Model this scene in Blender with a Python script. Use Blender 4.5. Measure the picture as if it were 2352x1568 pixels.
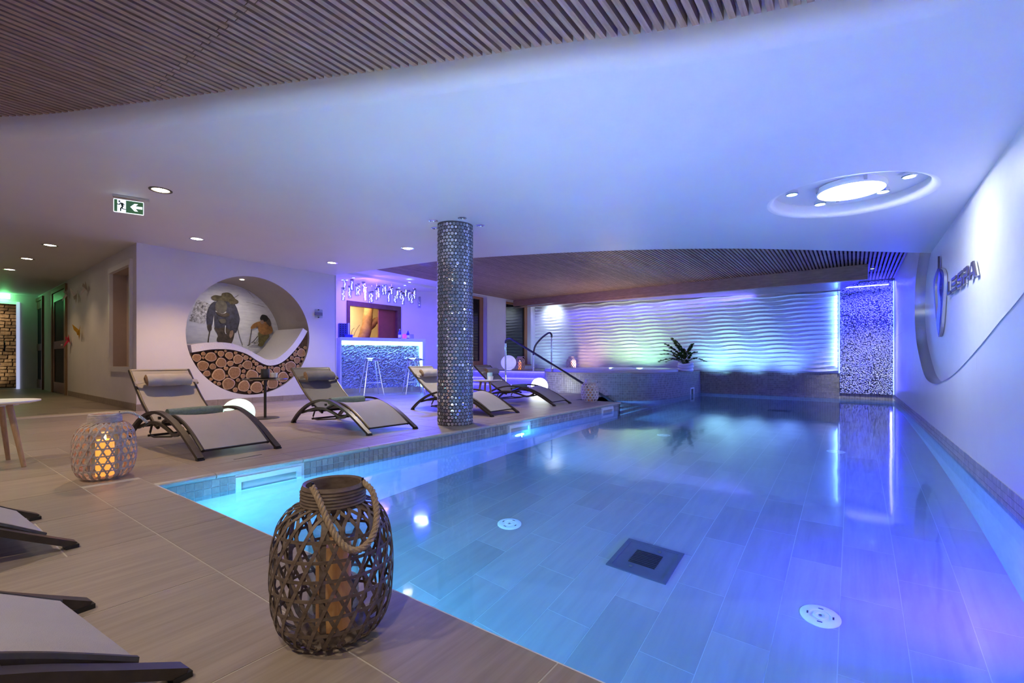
import bpy, bmesh, math, random
from mathutils import Vector, Matrix
random.seed(7)
for o in list(bpy.data.objects): bpy.data.objects.remove(o)
scene = bpy.context.scene
COL = scene.collection
R = math.radians

# ------------------------------------------------------------------ camera
F = 1070.0; PCX = 1176.0; HY = 829.0; EYE = 0.74
TH = math.atan((1960 - PCX) / F)
cam_d = bpy.data.cameras.new('camera'); cam = bpy.data.objects.new('camera', cam_d); COL.objects.link(cam)
cam.location = (0, 0, EYE); cam.rotation_euler = (R(90), 0, TH)
cam_d.sensor_width = 36; cam_d.lens = 36 * F / 2352; cam_d.shift_y = 45 / 2352
cam_d.clip_start = 0.02; cam_d.clip_end = 100
scene.camera = cam
FW = Vector((-math.sin(TH), math.cos(TH), 0)); RT = Vector((math.cos(TH), math.sin(TH), 0)); UP = Vector((0, 0, 1))
CAM = Vector((0, 0, EYE))
def ray(x, y): return FW + RT * ((x - PCX) / F) + UP * ((HY - y) / F)
def onz(x, y, z=0): d = ray(x, y); return CAM + d * ((z - EYE) / d.z)
def onX(x, y, X): d = ray(x, y); return CAM + d * (X / d.x)
def onY(x, y, Y): d = ray(x, y); return CAM + d * (Y / d.y)

# ------------------------------------------------------------------ world, exposure
w = bpy.data.worlds.new('world'); scene.world = w; w.use_nodes = True
w.node_tree.nodes['Background'].inputs[0].default_value = (0.02, 0.02, 0.03, 1)
w.node_tree.nodes['Background'].inputs[1].default_value = 0.2
vs = scene.view_settings
vs.view_transform = 'Standard'; vs.look = 'None'; vs.gamma = 1; vs.use_curve_mapping = False
vs.exposure = 0.9
scene.cycles.sample_clamp_indirect = 60

# ------------------------------------------------------------------ lights of the room and added ones, some without fittings
def light(name, kind, loc, power, col, size=0.1, target=None, spot=None, blend=0.5, size_y=None, direction=None, spread=None):
    d = bpy.data.lights.new(name, kind); d.energy = power; d.color = col
    if kind == 'AREA':
        d.shape = 'RECTANGLE' if size_y else 'DISK'; d.size = size
        if size_y: d.size_y = size_y
        if spread: d.spread = R(spread)
    else:
        d.shadow_soft_size = size
    if kind == 'SPOT': d.spot_size = R(spot); d.spot_blend = blend
    o = bpy.data.objects.new(name, d); COL.objects.link(o); o.location = loc
    if target is not None: direction = Vector(target) - Vector(loc)
    if direction is not None: o.rotation_euler = Vector(direction).to_track_quat('-Z', 'Y').to_euler()
    return o
WARM = (1.0, 0.72, 0.45); WHITE = (0.92, 0.95, 1.0); BLUE = (0.10, 0.13, 1.0); CYAN = (0.25, 0.75, 1.0); VIOLET = (0.30, 0.18, 1.0)
# round ceiling lamp over the pool
light('pool_ceiling_lamp_light', 'AREA', (0.0, 5.24, 2.27), 20, (0.86, 0.92, 1.0), 0.46, direction=(0, 0, -1))
# spots in the round recess that wash the ceiling wall and the sign
light('recess_spot_light', 'SPOT', (0.36, 4.7, 2.22), 0.6, (0.75, 0.88, 1.0), 0.22, target=(0.85, 5.2, 1.35), spot=120, blend=1)
# underwater lamps; all but the left-wall one are added, out of view
light('pool_lamp_light', 'AREA', (-3.33, 4.75, -0.42), 26, (0.06, 0.42, 1.0), 0.2, direction=(1, 0.7, 0.05))
light('pool_lamp_light', 'AREA', (-2.85, 1.06, -0.75), 11, (0.04, 0.50, 1.0), 0.2, direction=(0, 1, 0.2))
light('pool_lamp_light', 'AREA', (-1.9, 1.06, -0.75), 18, (0.04, 0.48, 1.0), 0.2, direction=(0, 1, 0.2))
light('pool_lamp_light', 'AREA', (0.40, 1.06, -0.75), 32, (0.03, 0.03, 1.0), 0.2, direction=(0, 1, 0.25))
light('pool_lamp_light', 'AREA', (0.67, 3.0, -0.75), 84, (0.06, 0.015, 1.0), 0.2, direction=(-0.45, 1, -0.05))
light('added_light_bar_light', 'AREA', (-1.4, 1.05, -0.40), 24, (1.0, 0.78, 0.60), 3.0, size_y=0.3, direction=(0, 0.8, 1), spread=110)  # added bar, unseen, throws white up through the water onto the ceiling
light('pool_lamp_light', 'AREA', (-3.85, 7.96, -0.42), 34, (0.10, 0.36, 1.0), 0.2, direction=(0.8, 1, 0.0))  # added lamp hidden behind the deck end for the far pool
light('added_tub_light', 'AREA', (-5.15, 11.35, 0.512), 34, (1.0, 0.74, 0.52), 0.4, direction=(0, -0.15, 1))  # added inside the tub, unseen, to brighten the far slats
# blue LED profiles either side of and above the waterfall
light('waterfall_led_light', 'AREA', (0.25, 12.95, 2.47), 40, (0.03, 0.03, 1.0), 0.9, size_y=0.06, target=(0.25, 13.3, 0.6))
light('corner_led_light', 'AREA', (0.66, 13.0, 1.2), 20, (0.02, 0.02, 1.0), 0.05, size_y=2.2, direction=(-0.6, -0.8, 0))
light('corner_led_light', 'AREA', (-0.30, 13.22, 1.45), 10, (0.10, 0.25, 1.0), 0.04, size_y=1.7, direction=(-1, 0.12, 0))
# bar
light('bar_ceiling_light', 'AREA', (-9.3, 7.2, 2.60), 26, (0.13, 0.06, 1.0), 0.5, direction=(0.1, 0, -1))
light('bar_ceiling_light', 'AREA', (-7.9, 7.3, 2.60), 120, (0.03, 0.04, 1.0), 0.3, direction=(0.15, 0, -1))
light('bar_wall_light', 'AREA', (-9.0, 6.6, 2.3), 14, (0.26, 0.10, 1.0), 0.4, target=(-10, 8.0, 2.0))
# uplights at the foot of the wave wall; those over water added without fittings
for (X, c, p) in ((-8.35, (0.45, 0.75, 1.0), 16), (-6.9, (1.0, 0.62, 0.62), 12), (-5.75, (0.60, 1.0, 0.42), 22), (-4.9, (0.40, 1.0, 0.5), 20), (-2.95, (0.30, 0.75, 1.0), 24), (-2.1, (0.22, 0.52, 1.0), 20), (-1.3, (0.15, 0.32, 1.0), 17)):
    light('wave_uplight_light', 'SPOT', (X, 12.7, 0.53 if X < -3.5 else 0.44), p * 1.5, c, 0.03, target=(X, 13.5, 1.30), spot=112, blend=1)
light('added_wave_fill_light', 'AREA', (-4.6, 13.30, 2.44), 16, (0.12, 0.10, 1.0), 8.4, size_y=0.03, direction=(0, 0.25, -1))  # added blue fill for the wave wall, no strip built
light('wave_downlight_light', 'SPOT', (-8.3, 13.1, 2.57), 26, (0.75, 0.9, 1.0), 0.03, target=(-8.3, 13.72, 2.25), spot=100, blend=1)

# ------------------------------------------------------------------ material helpers
MATS = {}
def mat(name, col, rough=0.6, metal=0.0, var=0.12, scale=8.0, stretch=(1, 1, 1), bump=0.0, bscale=None, col2=None, emit=None, estr=0.0,
        rnd=0.0, island=0.0, trans=0.0, ior=1.45, alpha=1.0, coat=0.0, coord='POS', sss=0.0, detail=4.0):
    if name in MATS: return MATS[name]
    m = bpy.data.materials.new(name); m.use_nodes = True; MATS[name] = m
    nt = m.node_tree; N = nt.nodes; L = nt.links
    b = N['Principled BSDF']
    b.inputs['Roughness'].default_value = rough; b.inputs['Metallic'].default_value = metal
    b.inputs['IOR'].default_value = ior; b.inputs['Transmission Weight'].default_value = trans
    b.inputs['Coat Weight'].default_value = coat; b.inputs['Alpha'].default_value = alpha
    if sss: b.inputs['Subsurface Weight'].default_value = sss; b.inputs['Subsurface Radius'].default_value = (0.02, 0.012, 0.006)
    geo = N.new('ShaderNodeNewGeometry'); tc = N.new('ShaderNodeTexCoord'); oi = N.new('ShaderNodeObjectInfo')
    mp = N.new('ShaderNodeMapping'); mp.inputs['Scale'].default_value = [scale * s for s in stretch]
    L.new(geo.outputs['Position'] if coord == 'POS' else tc.outputs['Object'], mp.inputs['Vector'])
    if rnd:
        mul = N.new('ShaderNodeMath'); mul.operation = 'MULTIPLY'; mul.inputs[1].default_value = 60.0
        L.new(oi.outputs['Random'], mul.inputs[0])
        cmb = N.new('ShaderNodeCombineXYZ'); L.new(mul.outputs[0], cmb.inputs[0]); L.new(mul.outputs[0], cmb.inputs[2])
        L.new(cmb.outputs[0], mp.inputs['Location'])
    no = N.new('ShaderNodeTexNoise'); no.inputs['Scale'].default_value = 1.0; no.inputs['Detail'].default_value = detail; no.inputs['Roughness'].default_value = 0.6
    L.new(mp.outputs[0], no.inputs['Vector'])
    rp = N.new('ShaderNodeValToRGB'); rp.color_ramp.elements[0].position = 0.32; rp.color_ramp.elements[1].position = 0.68
    c2 = col2 if col2 else [c * (1 - var) for c in col]; c1 = col if col2 else [min(1, c * (1 + var)) for c in col]
    rp.color_ramp.elements[0].color = (*c2, 1); rp.color_ramp.elements[1].color = (*c1, 1)
    L.new(no.outputs['Fac'], rp.inputs[0])
    out = rp.outputs['Color']
    if rnd or island:
        hsv = N.new('ShaderNodeHueSaturation')
        mr = N.new('ShaderNodeMapRange'); k = rnd or island
        mr.inputs['To Min'].default_value = 1 - k; mr.inputs['To Max'].default_value = 1 + k
        L.new(oi.outputs['Random'] if rnd else geo.outputs['Random Per Island'], mr.inputs['Value'])
        L.new(mr.outputs[0], hsv.inputs['Value']); L.new(out, hsv.inputs['Color']); out = hsv.outputs['Color']
    L.new(out, b.inputs['Base Color'])
    if emit:
        b.inputs['Emission Color'].default_value = (*emit, 1); b.inputs['Emission Strength'].default_value = estr
    if bump:
        bn = N.new('ShaderNodeBump'); bn.inputs['Strength'].default_value = bump; bn.inputs['Distance'].default_value = 0.01
        if bscale:
            n2 = N.new('ShaderNodeTexNoise'); n2.inputs['Scale'].default_value = bscale; n2.inputs['Detail'].default_value = 3
            L.new(geo.outputs['Position'] if coord == 'POS' else tc.outputs['Object'], n2.inputs['Vector']); L.new(n2.outputs['Fac'], bn.inputs['Height'])
        else: L.new(no.outputs['Fac'], bn.inputs['Height'])
        L.new(bn.outputs[0], b.inputs['Normal'])
    return m
def emitter(name, col, s):
    return mat(name, (0.8, 0.8, 0.8), 0.5, emit=col, estr=s, var=0.02)

M_plaster = mat('white_plaster', (0.78, 0.77, 0.77), 0.75, var=0.03, scale=1.5, bump=0.05, bscale=120)
M_ceil = mat('ceiling_paint', (0.80, 0.79, 0.79), 0.5, var=0.02, scale=1.0, bump=0.03, bscale=90)
M_tile = mat('floor_tile_stone', (0.335, 0.275, 0.22), 0.42, col2=(0.26, 0.21, 0.165), scale=5, stretch=(9, 0.5, 1), rnd=0.08, bump=0.04)
M_grout = mat('tile_grout', (0.50, 0.46, 0.40), 0.8, var=0.06)
M_base = mat('skirting_stone', (0.36, 0.30, 0.24), 0.5, var=0.12, scale=14, rnd=0.06)
M_slat = mat('larch_slat', (0.47, 0.32, 0.235), 0.55, col2=(0.29, 0.185, 0.135), scale=9, stretch=(9, 0.55, 9), rnd=0.12, bump=0.08)
M_plenum = mat('dark_plenum', (0.025, 0.02, 0.02), 0.9, var=0.1)
M_batten = mat('dark_batten', (0.10, 0.065, 0.05), 0.7, var=0.2)
M_beam = mat('larch_beam', (0.46, 0.29, 0.19), 0.5, col2=(0.31, 0.18, 0.115), scale=5, stretch=(0.5, 7, 12), bump=0.05)
M_soffit = mat('polished_soffit_wood', (0.33, 0.22, 0.18), 0.22, col2=(0.22, 0.14, 0.11), scale=5, stretch=(0.5, 9, 9))
M_ptile = mat('pool_floor_tile', (0.37, 0.35, 0.33), 0.5, col2=(0.32, 0.30, 0.285), scale=3, stretch=(6, 0.6, 1), rnd=0.10)
M_pgrout = mat('pool_grout', (0.52, 0.52, 0.50), 0.7, var=0.04)
M_mosaic = mat('mosaic_tile', (0.36, 0.33, 0.32), 0.3, col2=(0.27, 0.245, 0.235), scale=30, island=0.22)
M_mosaic1 = mat('mosaic_tile_single', (0.40, 0.36, 0.33), 0.35, col2=(0.31, 0.275, 0.25), scale=40, rnd=0.14)
M_mgrout = mat('mosaic_grout', (0.66, 0.65, 0.66), 0.8, var=0.05)
M_coping = mat('coping_stone', (0.47, 0.43, 0.38), 0.4, var=0.10, scale=20, rnd=0.05)
M_bamboo_d = mat('weathered_bamboo', (0.19, 0.145, 0.11), 0.5, col2=(0.10, 0.07, 0.05), scale=26, stretch=(1, 1, 3), rnd=0.12, coord='OBJ')
M_bamboo_w = mat('whitewashed_bamboo', (0.60, 0.53, 0.47), 0.6, col2=(0.42, 0.35, 0.30), scale=26, stretch=(1, 1, 3), rnd=0.10, coord='OBJ')
M_bamboo_p = mat('painted_white_bamboo', (0.78, 0.73, 0.69), 0.6, col2=(0.62, 0.56, 0.52), scale=26, coord='OBJ')
M_rope = mat('hemp_rope', (0.42, 0.33, 0.22), 0.85, col2=(0.28, 0.2, 0.13), scale=120, bump=0.3, coord='OBJ')
M_rope_w = mat('pale_rope', (0.62, 0.58, 0.53), 0.85, col2=(0.45, 0.41, 0.37), scale=120, bump=0.3, coord='OBJ')
M_candle = mat('wax_candle', (0.62, 0.36, 0.17), 0.5, var=0.05, emit=(1.0, 0.30, 0.06), estr=0.05)
M_candle_lit = mat('glowing_wax', (0.85, 0.40, 0.16), 0.5, var=0.05, emit=(1.0, 0.27, 0.04), estr=1.0)
M_flame = emitter('flame', (1.0, 0.62, 0.2), 12)
M_bronze = mat('bronze_lacquer', (0.055, 0.045, 0.036), 0.38, 0.35, var=0.15, scale=30)
M_sling = mat('taupe_sling_mesh', (0.40, 0.365, 0.325), 0.75, var=0.05, scale=3, bump=0.25, bscale=420, coord='OBJ')
M_sling_shaded = mat('taupe_sling_shaded', (0.15, 0.14, 0.13), 0.75, var=0.05, scale=3, bump=0.25, bscale=420, coord='OBJ')  # same taupe sling, darkened in its colour to imitate shade
M_pillow = mat('taupe_cushion', (0.43, 0.39, 0.35), 0.85, var=0.05, scale=20, bump=0.1, coord='OBJ')
M_pillow_shaded = mat('taupe_cushion_shaded', (0.16, 0.145, 0.13), 0.85, var=0.06, scale=20, bump=0.1, coord='OBJ')  # taupe cushion with the shade put into its colour
M_pend = mat('cushion_end_fur', (0.26, 0.17, 0.10), 0.95, var=0.3, scale=60, coord='OBJ')
M_towel = mat('sage_towel', (0.20, 0.27, 0.23), 0.95, var=0.16, scale=60, bump=0.5, bscale=260, coord='OBJ')
M_steel = mat('brushed_steel', (0.62, 0.62, 0.63), 0.25, 1.0, var=0.06, scale=4, stretch=(1, 40, 40))
M_chrome = mat('chrome', (0.85, 0.85, 0.86), 0.08, 1.0, var=0.02)
M_darkrail = mat('dark_grip', (0.05, 0.045, 0.045), 0.35, var=0.1)
M_white = mat('white_lacquer', (0.82, 0.82, 0.82), 0.35, var=0.02)
M_whitep = mat('white_plastic', (0.85, 0.86, 0.87), 0.3, var=0.02)
M_oak = mat('oak', (0.52, 0.34, 0.19), 0.5, col2=(0.40, 0.25, 0.13), scale=8, stretch=(8, 8, 0.8), coord='OBJ')
M_door = mat('mahogany_door', (0.20, 0.085, 0.04), 0.4, col2=(0.13, 0.05, 0.025), scale=7, stretch=(7, 7, 0.6))
M_frame_oak = mat('oak_door_frame', (0.30, 0.20, 0.10), 0.45, col2=(0.22, 0.14, 0.07), scale=7, stretch=(7, 7, 0.6))
M_darkglass = mat('dark_glass', (0.012, 0.014, 0.014), 0.05, var=0.05)
M_doorglass = mat('door_pane_dark', (0.02, 0.022, 0.02), 0.6, var=0.05)
MATS['door_pane_dark'].node_tree.nodes['Principled BSDF'].inputs['Specular IOR Level'].default_value = 0.1
M_winframe = mat('larch_window_frame', (0.42, 0.20, 0.08), 0.45, col2=(0.30, 0.14, 0.055), scale=7, stretch=(7, 7, 0.6))
M_black = mat('black_plastic', (0.015, 0.015, 0.016), 0.4, var=0.1)
M_glass = mat('clear_glass', (0.95, 0.97, 0.97), 0.02, var=0.01, trans=1.0, ior=1.3)
M_log = mat('log_end_grain', (0.40, 0.235, 0.10), 0.75, col2=(0.28, 0.15, 0.06), scale=40, rnd=0.16)
M_logring = mat('log_sapwood', (0.56, 0.40, 0.25), 0.75, var=0.15, scale=40, rnd=0.08)
M_bark = mat('log_bark', (0.09, 0.055, 0.035), 0.9, var=0.3, scale=40)
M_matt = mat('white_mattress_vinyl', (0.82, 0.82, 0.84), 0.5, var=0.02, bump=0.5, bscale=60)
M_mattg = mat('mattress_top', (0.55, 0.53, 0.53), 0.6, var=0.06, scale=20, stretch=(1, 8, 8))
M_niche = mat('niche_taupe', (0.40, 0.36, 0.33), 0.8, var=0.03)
M_leaf = mat('zz_leaf', (0.085, 0.16, 0.025), 0.35, col2=(0.035, 0.08, 0.015), scale=30, island=0.35)
M_stem = mat('plant_stem', (0.12, 0.19, 0.05), 0.5, var=0.2)
M_ball = emitter('glowing_ball', (0.60, 1.0, 0.76), 0.55)
M_ball_w = emitter('bright_ball', (0.88, 1.0, 0.92), 5.0)
M_ball_b = mat('opal_ball', (0.75, 0.75, 0.80), 0.35, var=0.02, emit=(0.45, 0.45, 1.0), estr=0.35)
M_lamp = emitter('downlight_warm', (1.0, 0.86, 0.62), 14)
M_lamp_b = emitter('spot_blue_white', (0.45, 0.75, 1.0), 5)
M_lamp_big = emitter('big_lamp', (0.93, 0.97, 1.0), 3.8)
M_led = emitter('led_cyan_white', (0.35, 0.85, 1.0), 2.2)
M_led_b = emitter('led_blue', (0.12, 0.22, 1.0), 1.6)
M_led_dim = emitter('led_step', (0.06, 0.06, 1.0), 0.6)

def water_mat():
    m = bpy.data.materials.new('pool_water'); m.use_nodes = True
    nt = m.node_tree; N = nt.nodes; L = nt.links; N.clear()
    out = N.new('ShaderNodeOutputMaterial'); mx = N.new('ShaderNodeMixShader')
    tr = N.new('ShaderNodeBsdfRefraction'); tr.inputs['Color'].default_value = (0.66, 0.90, 1.0, 1); tr.inputs['IOR'].default_value = 1.33; tr.inputs['Roughness'].default_value = 0
    gl = N.new('ShaderNodeBsdfGlossy'); gl.inputs['Roughness'].default_value = 0.06
    fr = N.new('ShaderNodeFresnel'); fr.inputs[0].default_value = 1.33
    geo = N.new('ShaderNodeNewGeometry'); mp = N.new('ShaderNodeMapping'); mp.inputs['Scale'].default_value = (5, 3, 1)
    no = N.new('ShaderNodeTexNoise'); no.inputs['Scale'].default_value = 1; no.inputs['Detail'].default_value = 2
    bn = N.new('ShaderNodeBump'); bn.inputs['Strength'].default_value = 0.10; bn.inputs['Distance'].default_value = 0.008
    L.new(geo.outputs['Position'], mp.inputs[0]); L.new(mp.outputs[0], no.inputs['Vector']); L.new(no.outputs['Fac'], bn.inputs['Height'])
    L.new(bn.outputs[0], gl.inputs['Normal']); L.new(bn.outputs[0], fr.inputs['Normal'])
    L.new(fr.outputs[0], mx.inputs[0]); L.new(tr.outputs[0], mx.inputs[1]); L.new(gl.outputs[0], mx.inputs[2])
    L.new(mx.outputs[0], out.inputs[0]); return m
M_water = water_mat()
def glassy(name, col, rough=0.02, fac=None):
    m = bpy.data.materials.new(name); m.use_nodes = True
    nt = m.node_tree; N = nt.nodes; L = nt.links; N.clear()
    out = N.new('ShaderNodeOutputMaterial'); mx = N.new('ShaderNodeMixShader')
    tr = N.new('ShaderNodeBsdfTransparent'); tr.inputs[0].default_value = (*col, 1)
    gl = N.new('ShaderNodeBsdfGlossy'); gl.inputs['Roughness'].default_value = rough
    lw = N.new('ShaderNodeLayerWeight'); lw.inputs[0].default_value = 0.25
    pw = N.new('ShaderNodeMath'); pw.operation = 'POWER'; pw.inputs[1].default_value = 3.0; L.new(lw.outputs['Facing'], pw.inputs[0])
    ad = N.new('ShaderNodeMath'); ad.operation = 'MULTIPLY_ADD'; ad.inputs[1].default_value = 0.7; ad.inputs[2].default_value = 0.05; L.new(pw.outputs[0], ad.inputs[0])
    L.new(ad.outputs[0], mx.inputs[0]); L.new(tr.outputs[0], mx.inputs[1]); L.new(gl.outputs[0], mx.inputs[2])
    L.new(mx.outputs[0], out.inputs[0]); return m
M_pane = glassy('window_glass', (0.90, 0.94, 0.93))
M_crystal = glassy('crystal_tube', (0.88, 0.90, 0.97))

# ------------------------------------------------------------------ mesh helpers
class MB:
    def __init__(s): s.v = []; s.f = []; s.m = []
    def add(s, vs, fs, mi=0, T=None):
        b = len(s.v)
        s.v += [tuple(T @ Vector(p)) if T is not None else tuple(p) for p in vs]
        s.f += [tuple(i + b for i in f) for f in fs]; s.m += [mi] * len(fs); return s
    def box(s, x0, x1, y0, y1, z0, z1, mi=0, T=None):
        return s.add([(x0,y0,z0),(x1,y0,z0),(x1,y1,z0),(x0,y1,z0),(x0,y0,z1),(x1,y0,z1),(x1,y1,z1),(x0,y1,z1)],
                     [(0,3,2,1),(4,5,6,7),(0,1,5,4),(1,2,6,5),(2,3,7,6),(3,0,4,7)], mi, T)
    def prism(s, poly, a, b, ax='Z', mi=0, T=None):
        def P(u, v, t): return {'Z': (u, v, t), 'X': (t, u, v), 'Y': (u, t, v)}[ax]
        n = len(poly)
        return s.add([P(u, v, a) for u, v in poly] + [P(u, v, b) for u, v in poly],
                     [tuple(range(n))[::-1], tuple(range(n, 2*n))] + [(i, (i+1) % n, n+(i+1) % n, n+i) for i in range(n)], mi, T)
    def lathe(s, prof, n=24, mi=0, T=None, caps=(False, False)):
        vs = []; fs = []
        for r, z in prof:
            for k in range(n): a = 2*math.pi*k/n; vs.append((r*math.cos(a), r*math.sin(a), z))
        for i in range(len(prof)-1):
            for k in range(n): fs.append((i*n+k, i*n+(k+1) % n, (i+1)*n+(k+1) % n, (i+1)*n+k))
        if caps[0]: fs.append(tuple(range(n))[::-1])
        if caps[1]: fs.append(tuple(range((len(prof)-1)*n, len(prof)*n)))
        return s.add(vs, fs, mi, T)
    def tube(s, path, r, n=8, mi=0, T=None, flat=None, closed=False):
        path = [Vector(p) for p in path]; m = len(path); vs = []; fs = []
        rs = r if isinstance(r, (list, tuple)) else [r] * m
        prev = None
        for i, p in enumerate(path):
            if closed: t = path[(i+1) % m] - path[i-1]
            else: t = path[min(i+1, m-1)] - path[max(i-1, 0)]
            t.normalize()
            if prev is None:
                h = Vector((0, 0, 1)) if abs(t.z) < 0.9 else Vector((1, 0, 0)); nn = (h - t * h.dot(t)).normalized()
            else: nn = (prev - t * prev.dot(t)).normalized()
            prev = nn; bb = t.cross(nn)
            for k in range(n):
                a = 2*math.pi*(k+0.5)/n
                vs.append(p + (nn*math.cos(a)*(flat or 1) + bb*math.sin(a)) * rs[i])
        for i in range(m if closed else m-1):
            j = (i+1) % m
            for k in range(n): fs.append((i*n+k, i*n+(k+1) % n, j*n+(k+1) % n, j*n+k))
        if not closed: fs.append(tuple(range(n))[::-1]); fs.append(tuple(range((m-1)*n, m*n)))
        return s.add(vs, fs, mi, T)
    def sphere(s, c, r, n=24, m=14, sz=1.0, mi=0):
        prof = [(max(1e-4, r*math.sin(math.pi*i/m)), -r*sz*math.cos(math.pi*i/m)) for i in range(m+1)]
        return s.lathe(prof, n, mi, Matrix.Translation(c))
    def rect(s, path2, a, b, th, mi=0, T=None):
        # a flat bar swept along a path in the XZ plane, from Y=a to Y=b, thickness th
        n = len(path2); vs = []; fs = []
        for i, (x, z) in enumerate(path2):
            x0, z0 = path2[max(i-1, 0)]; x1, z1 = path2[min(i+1, n-1)]
            d = math.hypot(x1-x0, z1-z0); nx, nz = -(z1-z0)/d*th/2, (x1-x0)/d*th/2
            vs += [(x+nx, a, z+nz), (x+nx, b, z+nz), (x-nx, b, z-nz), (x-nx, a, z-nz)]
        for i in range(n-1):
            for k in range(4): fs.append((i*4+k, i*4+(k+1) % 4, i*4+4+(k+1) % 4, i*4+4+k))
        fs += [(3, 2, 1, 0), (4*n-4, 4*n-3, 4*n-2, 4*n-1)]
        return s.add(vs, fs, mi, T)
    def data(s, name, mats, smooth=False, recalc=True):
        me = bpy.data.meshes.new(name); me.from_pydata(s.v, [], s.f)
        for m in (mats if isinstance(mats, (list, tuple)) else [mats]): me.materials.append(m)
        me.polygons.foreach_set('material_index', s.m)
        if recalc:
            bm = bmesh.new(); bm.from_mesh(me); bmesh.ops.recalc_face_normals(bm, faces=bm.faces); bm.to_mesh(me); bm.free()
        if smooth:
            me.polygons.foreach_set('use_smooth', [True] * len(me.polygons))
            try: me.set_sharp_from_angle(angle=R(40))
            except Exception: pass
        me.update(); return me
    def obj(s, name, mats, parent=None, smooth=False, loc=None, recalc=True):
        return link(name, s.data(name, mats, smooth, recalc), parent, loc)
def link(name, me, parent=None, loc=None, rot=None, scl=None):
    o = bpy.data.objects.new(name, me); COL.objects.link(o)
    if parent: o.parent = parent
    if loc is not None: o.location = loc
    if rot is not None: o.rotation_euler = rot
    if scl is not None: o.scale = scl
    return o
def tag(o, label, cat, group=None):
    o['label'] = label; o['category'] = cat
    if group: o['group'] = group
    return o
def thing(name, label, cat, loc=(0, 0, 0), rz=0, group=None):
    o = bpy.data.objects.new(name, None); COL.objects.link(o); o.location = loc; o.rotation_euler = (0, 0, rz)
    o.empty_display_size = 0.1
    return tag(o, label, cat, group)
def struct(o): o['kind'] = 'structure'; return o
def stuff(o): o['kind'] = 'stuff'; return o
def copy_tree(root, loc, rz, label, group=None, scl=None):
    r = root.copy(); COL.objects.link(r); r.location = loc; r.rotation_euler = (0, 0, rz); r['label'] = label
    if group: r['group'] = group
    if scl: r.scale = scl
    for ch in list(root.children):
        c = ch.copy(); COL.objects.link(c); c.parent = r
        for g in ch.children:
            d = g.copy(); COL.objects.link(d); d.parent = c
    return r
def crom(pts, n=8, closed=False):
    pts = [Vector(p) for p in pts]; out = []; m = len(pts)
    for i in range(m if closed else m-1):
        if closed: p0, p1, p2, p3 = pts[i-1], pts[i], pts[(i+1) % m], pts[(i+2) % m]
        else: p0, p1, p2, p3 = pts[max(i-1, 0)], pts[i], pts[i+1], pts[min(i+2, m-1)]
        for k in range(n):
            t = k/n
            out.append(0.5*((2*p1) + (p2-p0)*t + (2*p0-5*p1+4*p2-p3)*t*t + (3*p1-p0-3*p2+p3)*t**3))
    if not closed: out.append(pts[-1])
    return out
def lerp_tab(tab, x):
    if x <= tab[0][0]: return tab[0][1]
    for (a, b), (c, d) in zip(tab, tab[1:]):
        if x <= c: return b + (d-b)*(x-a)/(c-a)
    return tab[-1][1]
def fill(name, loops, P, mats, parent=None):
    # flat face with holes: loops of 2-D points, P maps a 2-D point to 3-D
    bm = bmesh.new(); es = []
    for lp in loops:
        lp = [q for i, q in enumerate(lp) if math.hypot(q[0]-lp[i-1][0], q[1]-lp[i-1][1]) > 1e-5]
        if len(lp) < 3: continue
        vs = [bm.verts.new(P(*p)) for p in lp]
        es += [bm.edges.new((vs[i], vs[(i+1) % len(vs)])) for i in range(len(vs))]
    bmesh.ops.triangle_fill(bm, edges=es, use_beauty=True)
    me = bpy.data.meshes.new(name); bm.to_mesh(me); bm.free(); me.materials.append(mats)
    return link(name, me, parent)
def mosaic(name, path, z0, z1, size, parent, gap=0.0035, proud=0.004, side=1, skip=None):
    # tiles set on a vertical wall that follows a plan path; all tiles one joined piece
    path = [Vector((p[0], p[1], 0)) for p in path]; mb = MB()
    cum = [0]
    for a, b in zip(path, path[1:]): cum.append(cum[-1] + (b-a).length)
    def at(s):
        for i in range(len(path)-1):
            if s <= cum[i+1] or i == len(path)-2:
                d = (path[i+1]-path[i]).normalized(); return path[i] + d*(s-cum[i]), Vector((d.y, -d.x, 0))*side
    nr = max(1, int(round((z1-z0)/size))); nc = int(cum[-1]/size)
    for i in range(nc):
        a, na = at(i*size+gap/2); b, nb = at((i+1)*size-gap/2)
        for j in range(nr):
            zz0 = z1-(j+1)*size+gap/2; zz1 = z1-j*size-gap/2
            if skip and skip((a+b)/2, (zz0+zz1)/2): continue
            q = []
            for (p, n_, zc) in ((a, na, zz0), (b, nb, zz0), (b, nb, zz1), (a, na, zz1)): q.append((p.x, p.y, zc, n_))
            vs = [(x+n_.x*proud, y+n_.y*proud, z) for x, y, z, n_ in q] + [(x, y, z) for x, y, z, n_ in q]
            mb.add(vs, [(0,1,2,3),(0,4,5,1),(1,5,6,2),(2,6,7,3),(3,7,4,0)])
    return stuff(mb.obj(name, M_mosaic, parent))
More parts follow.
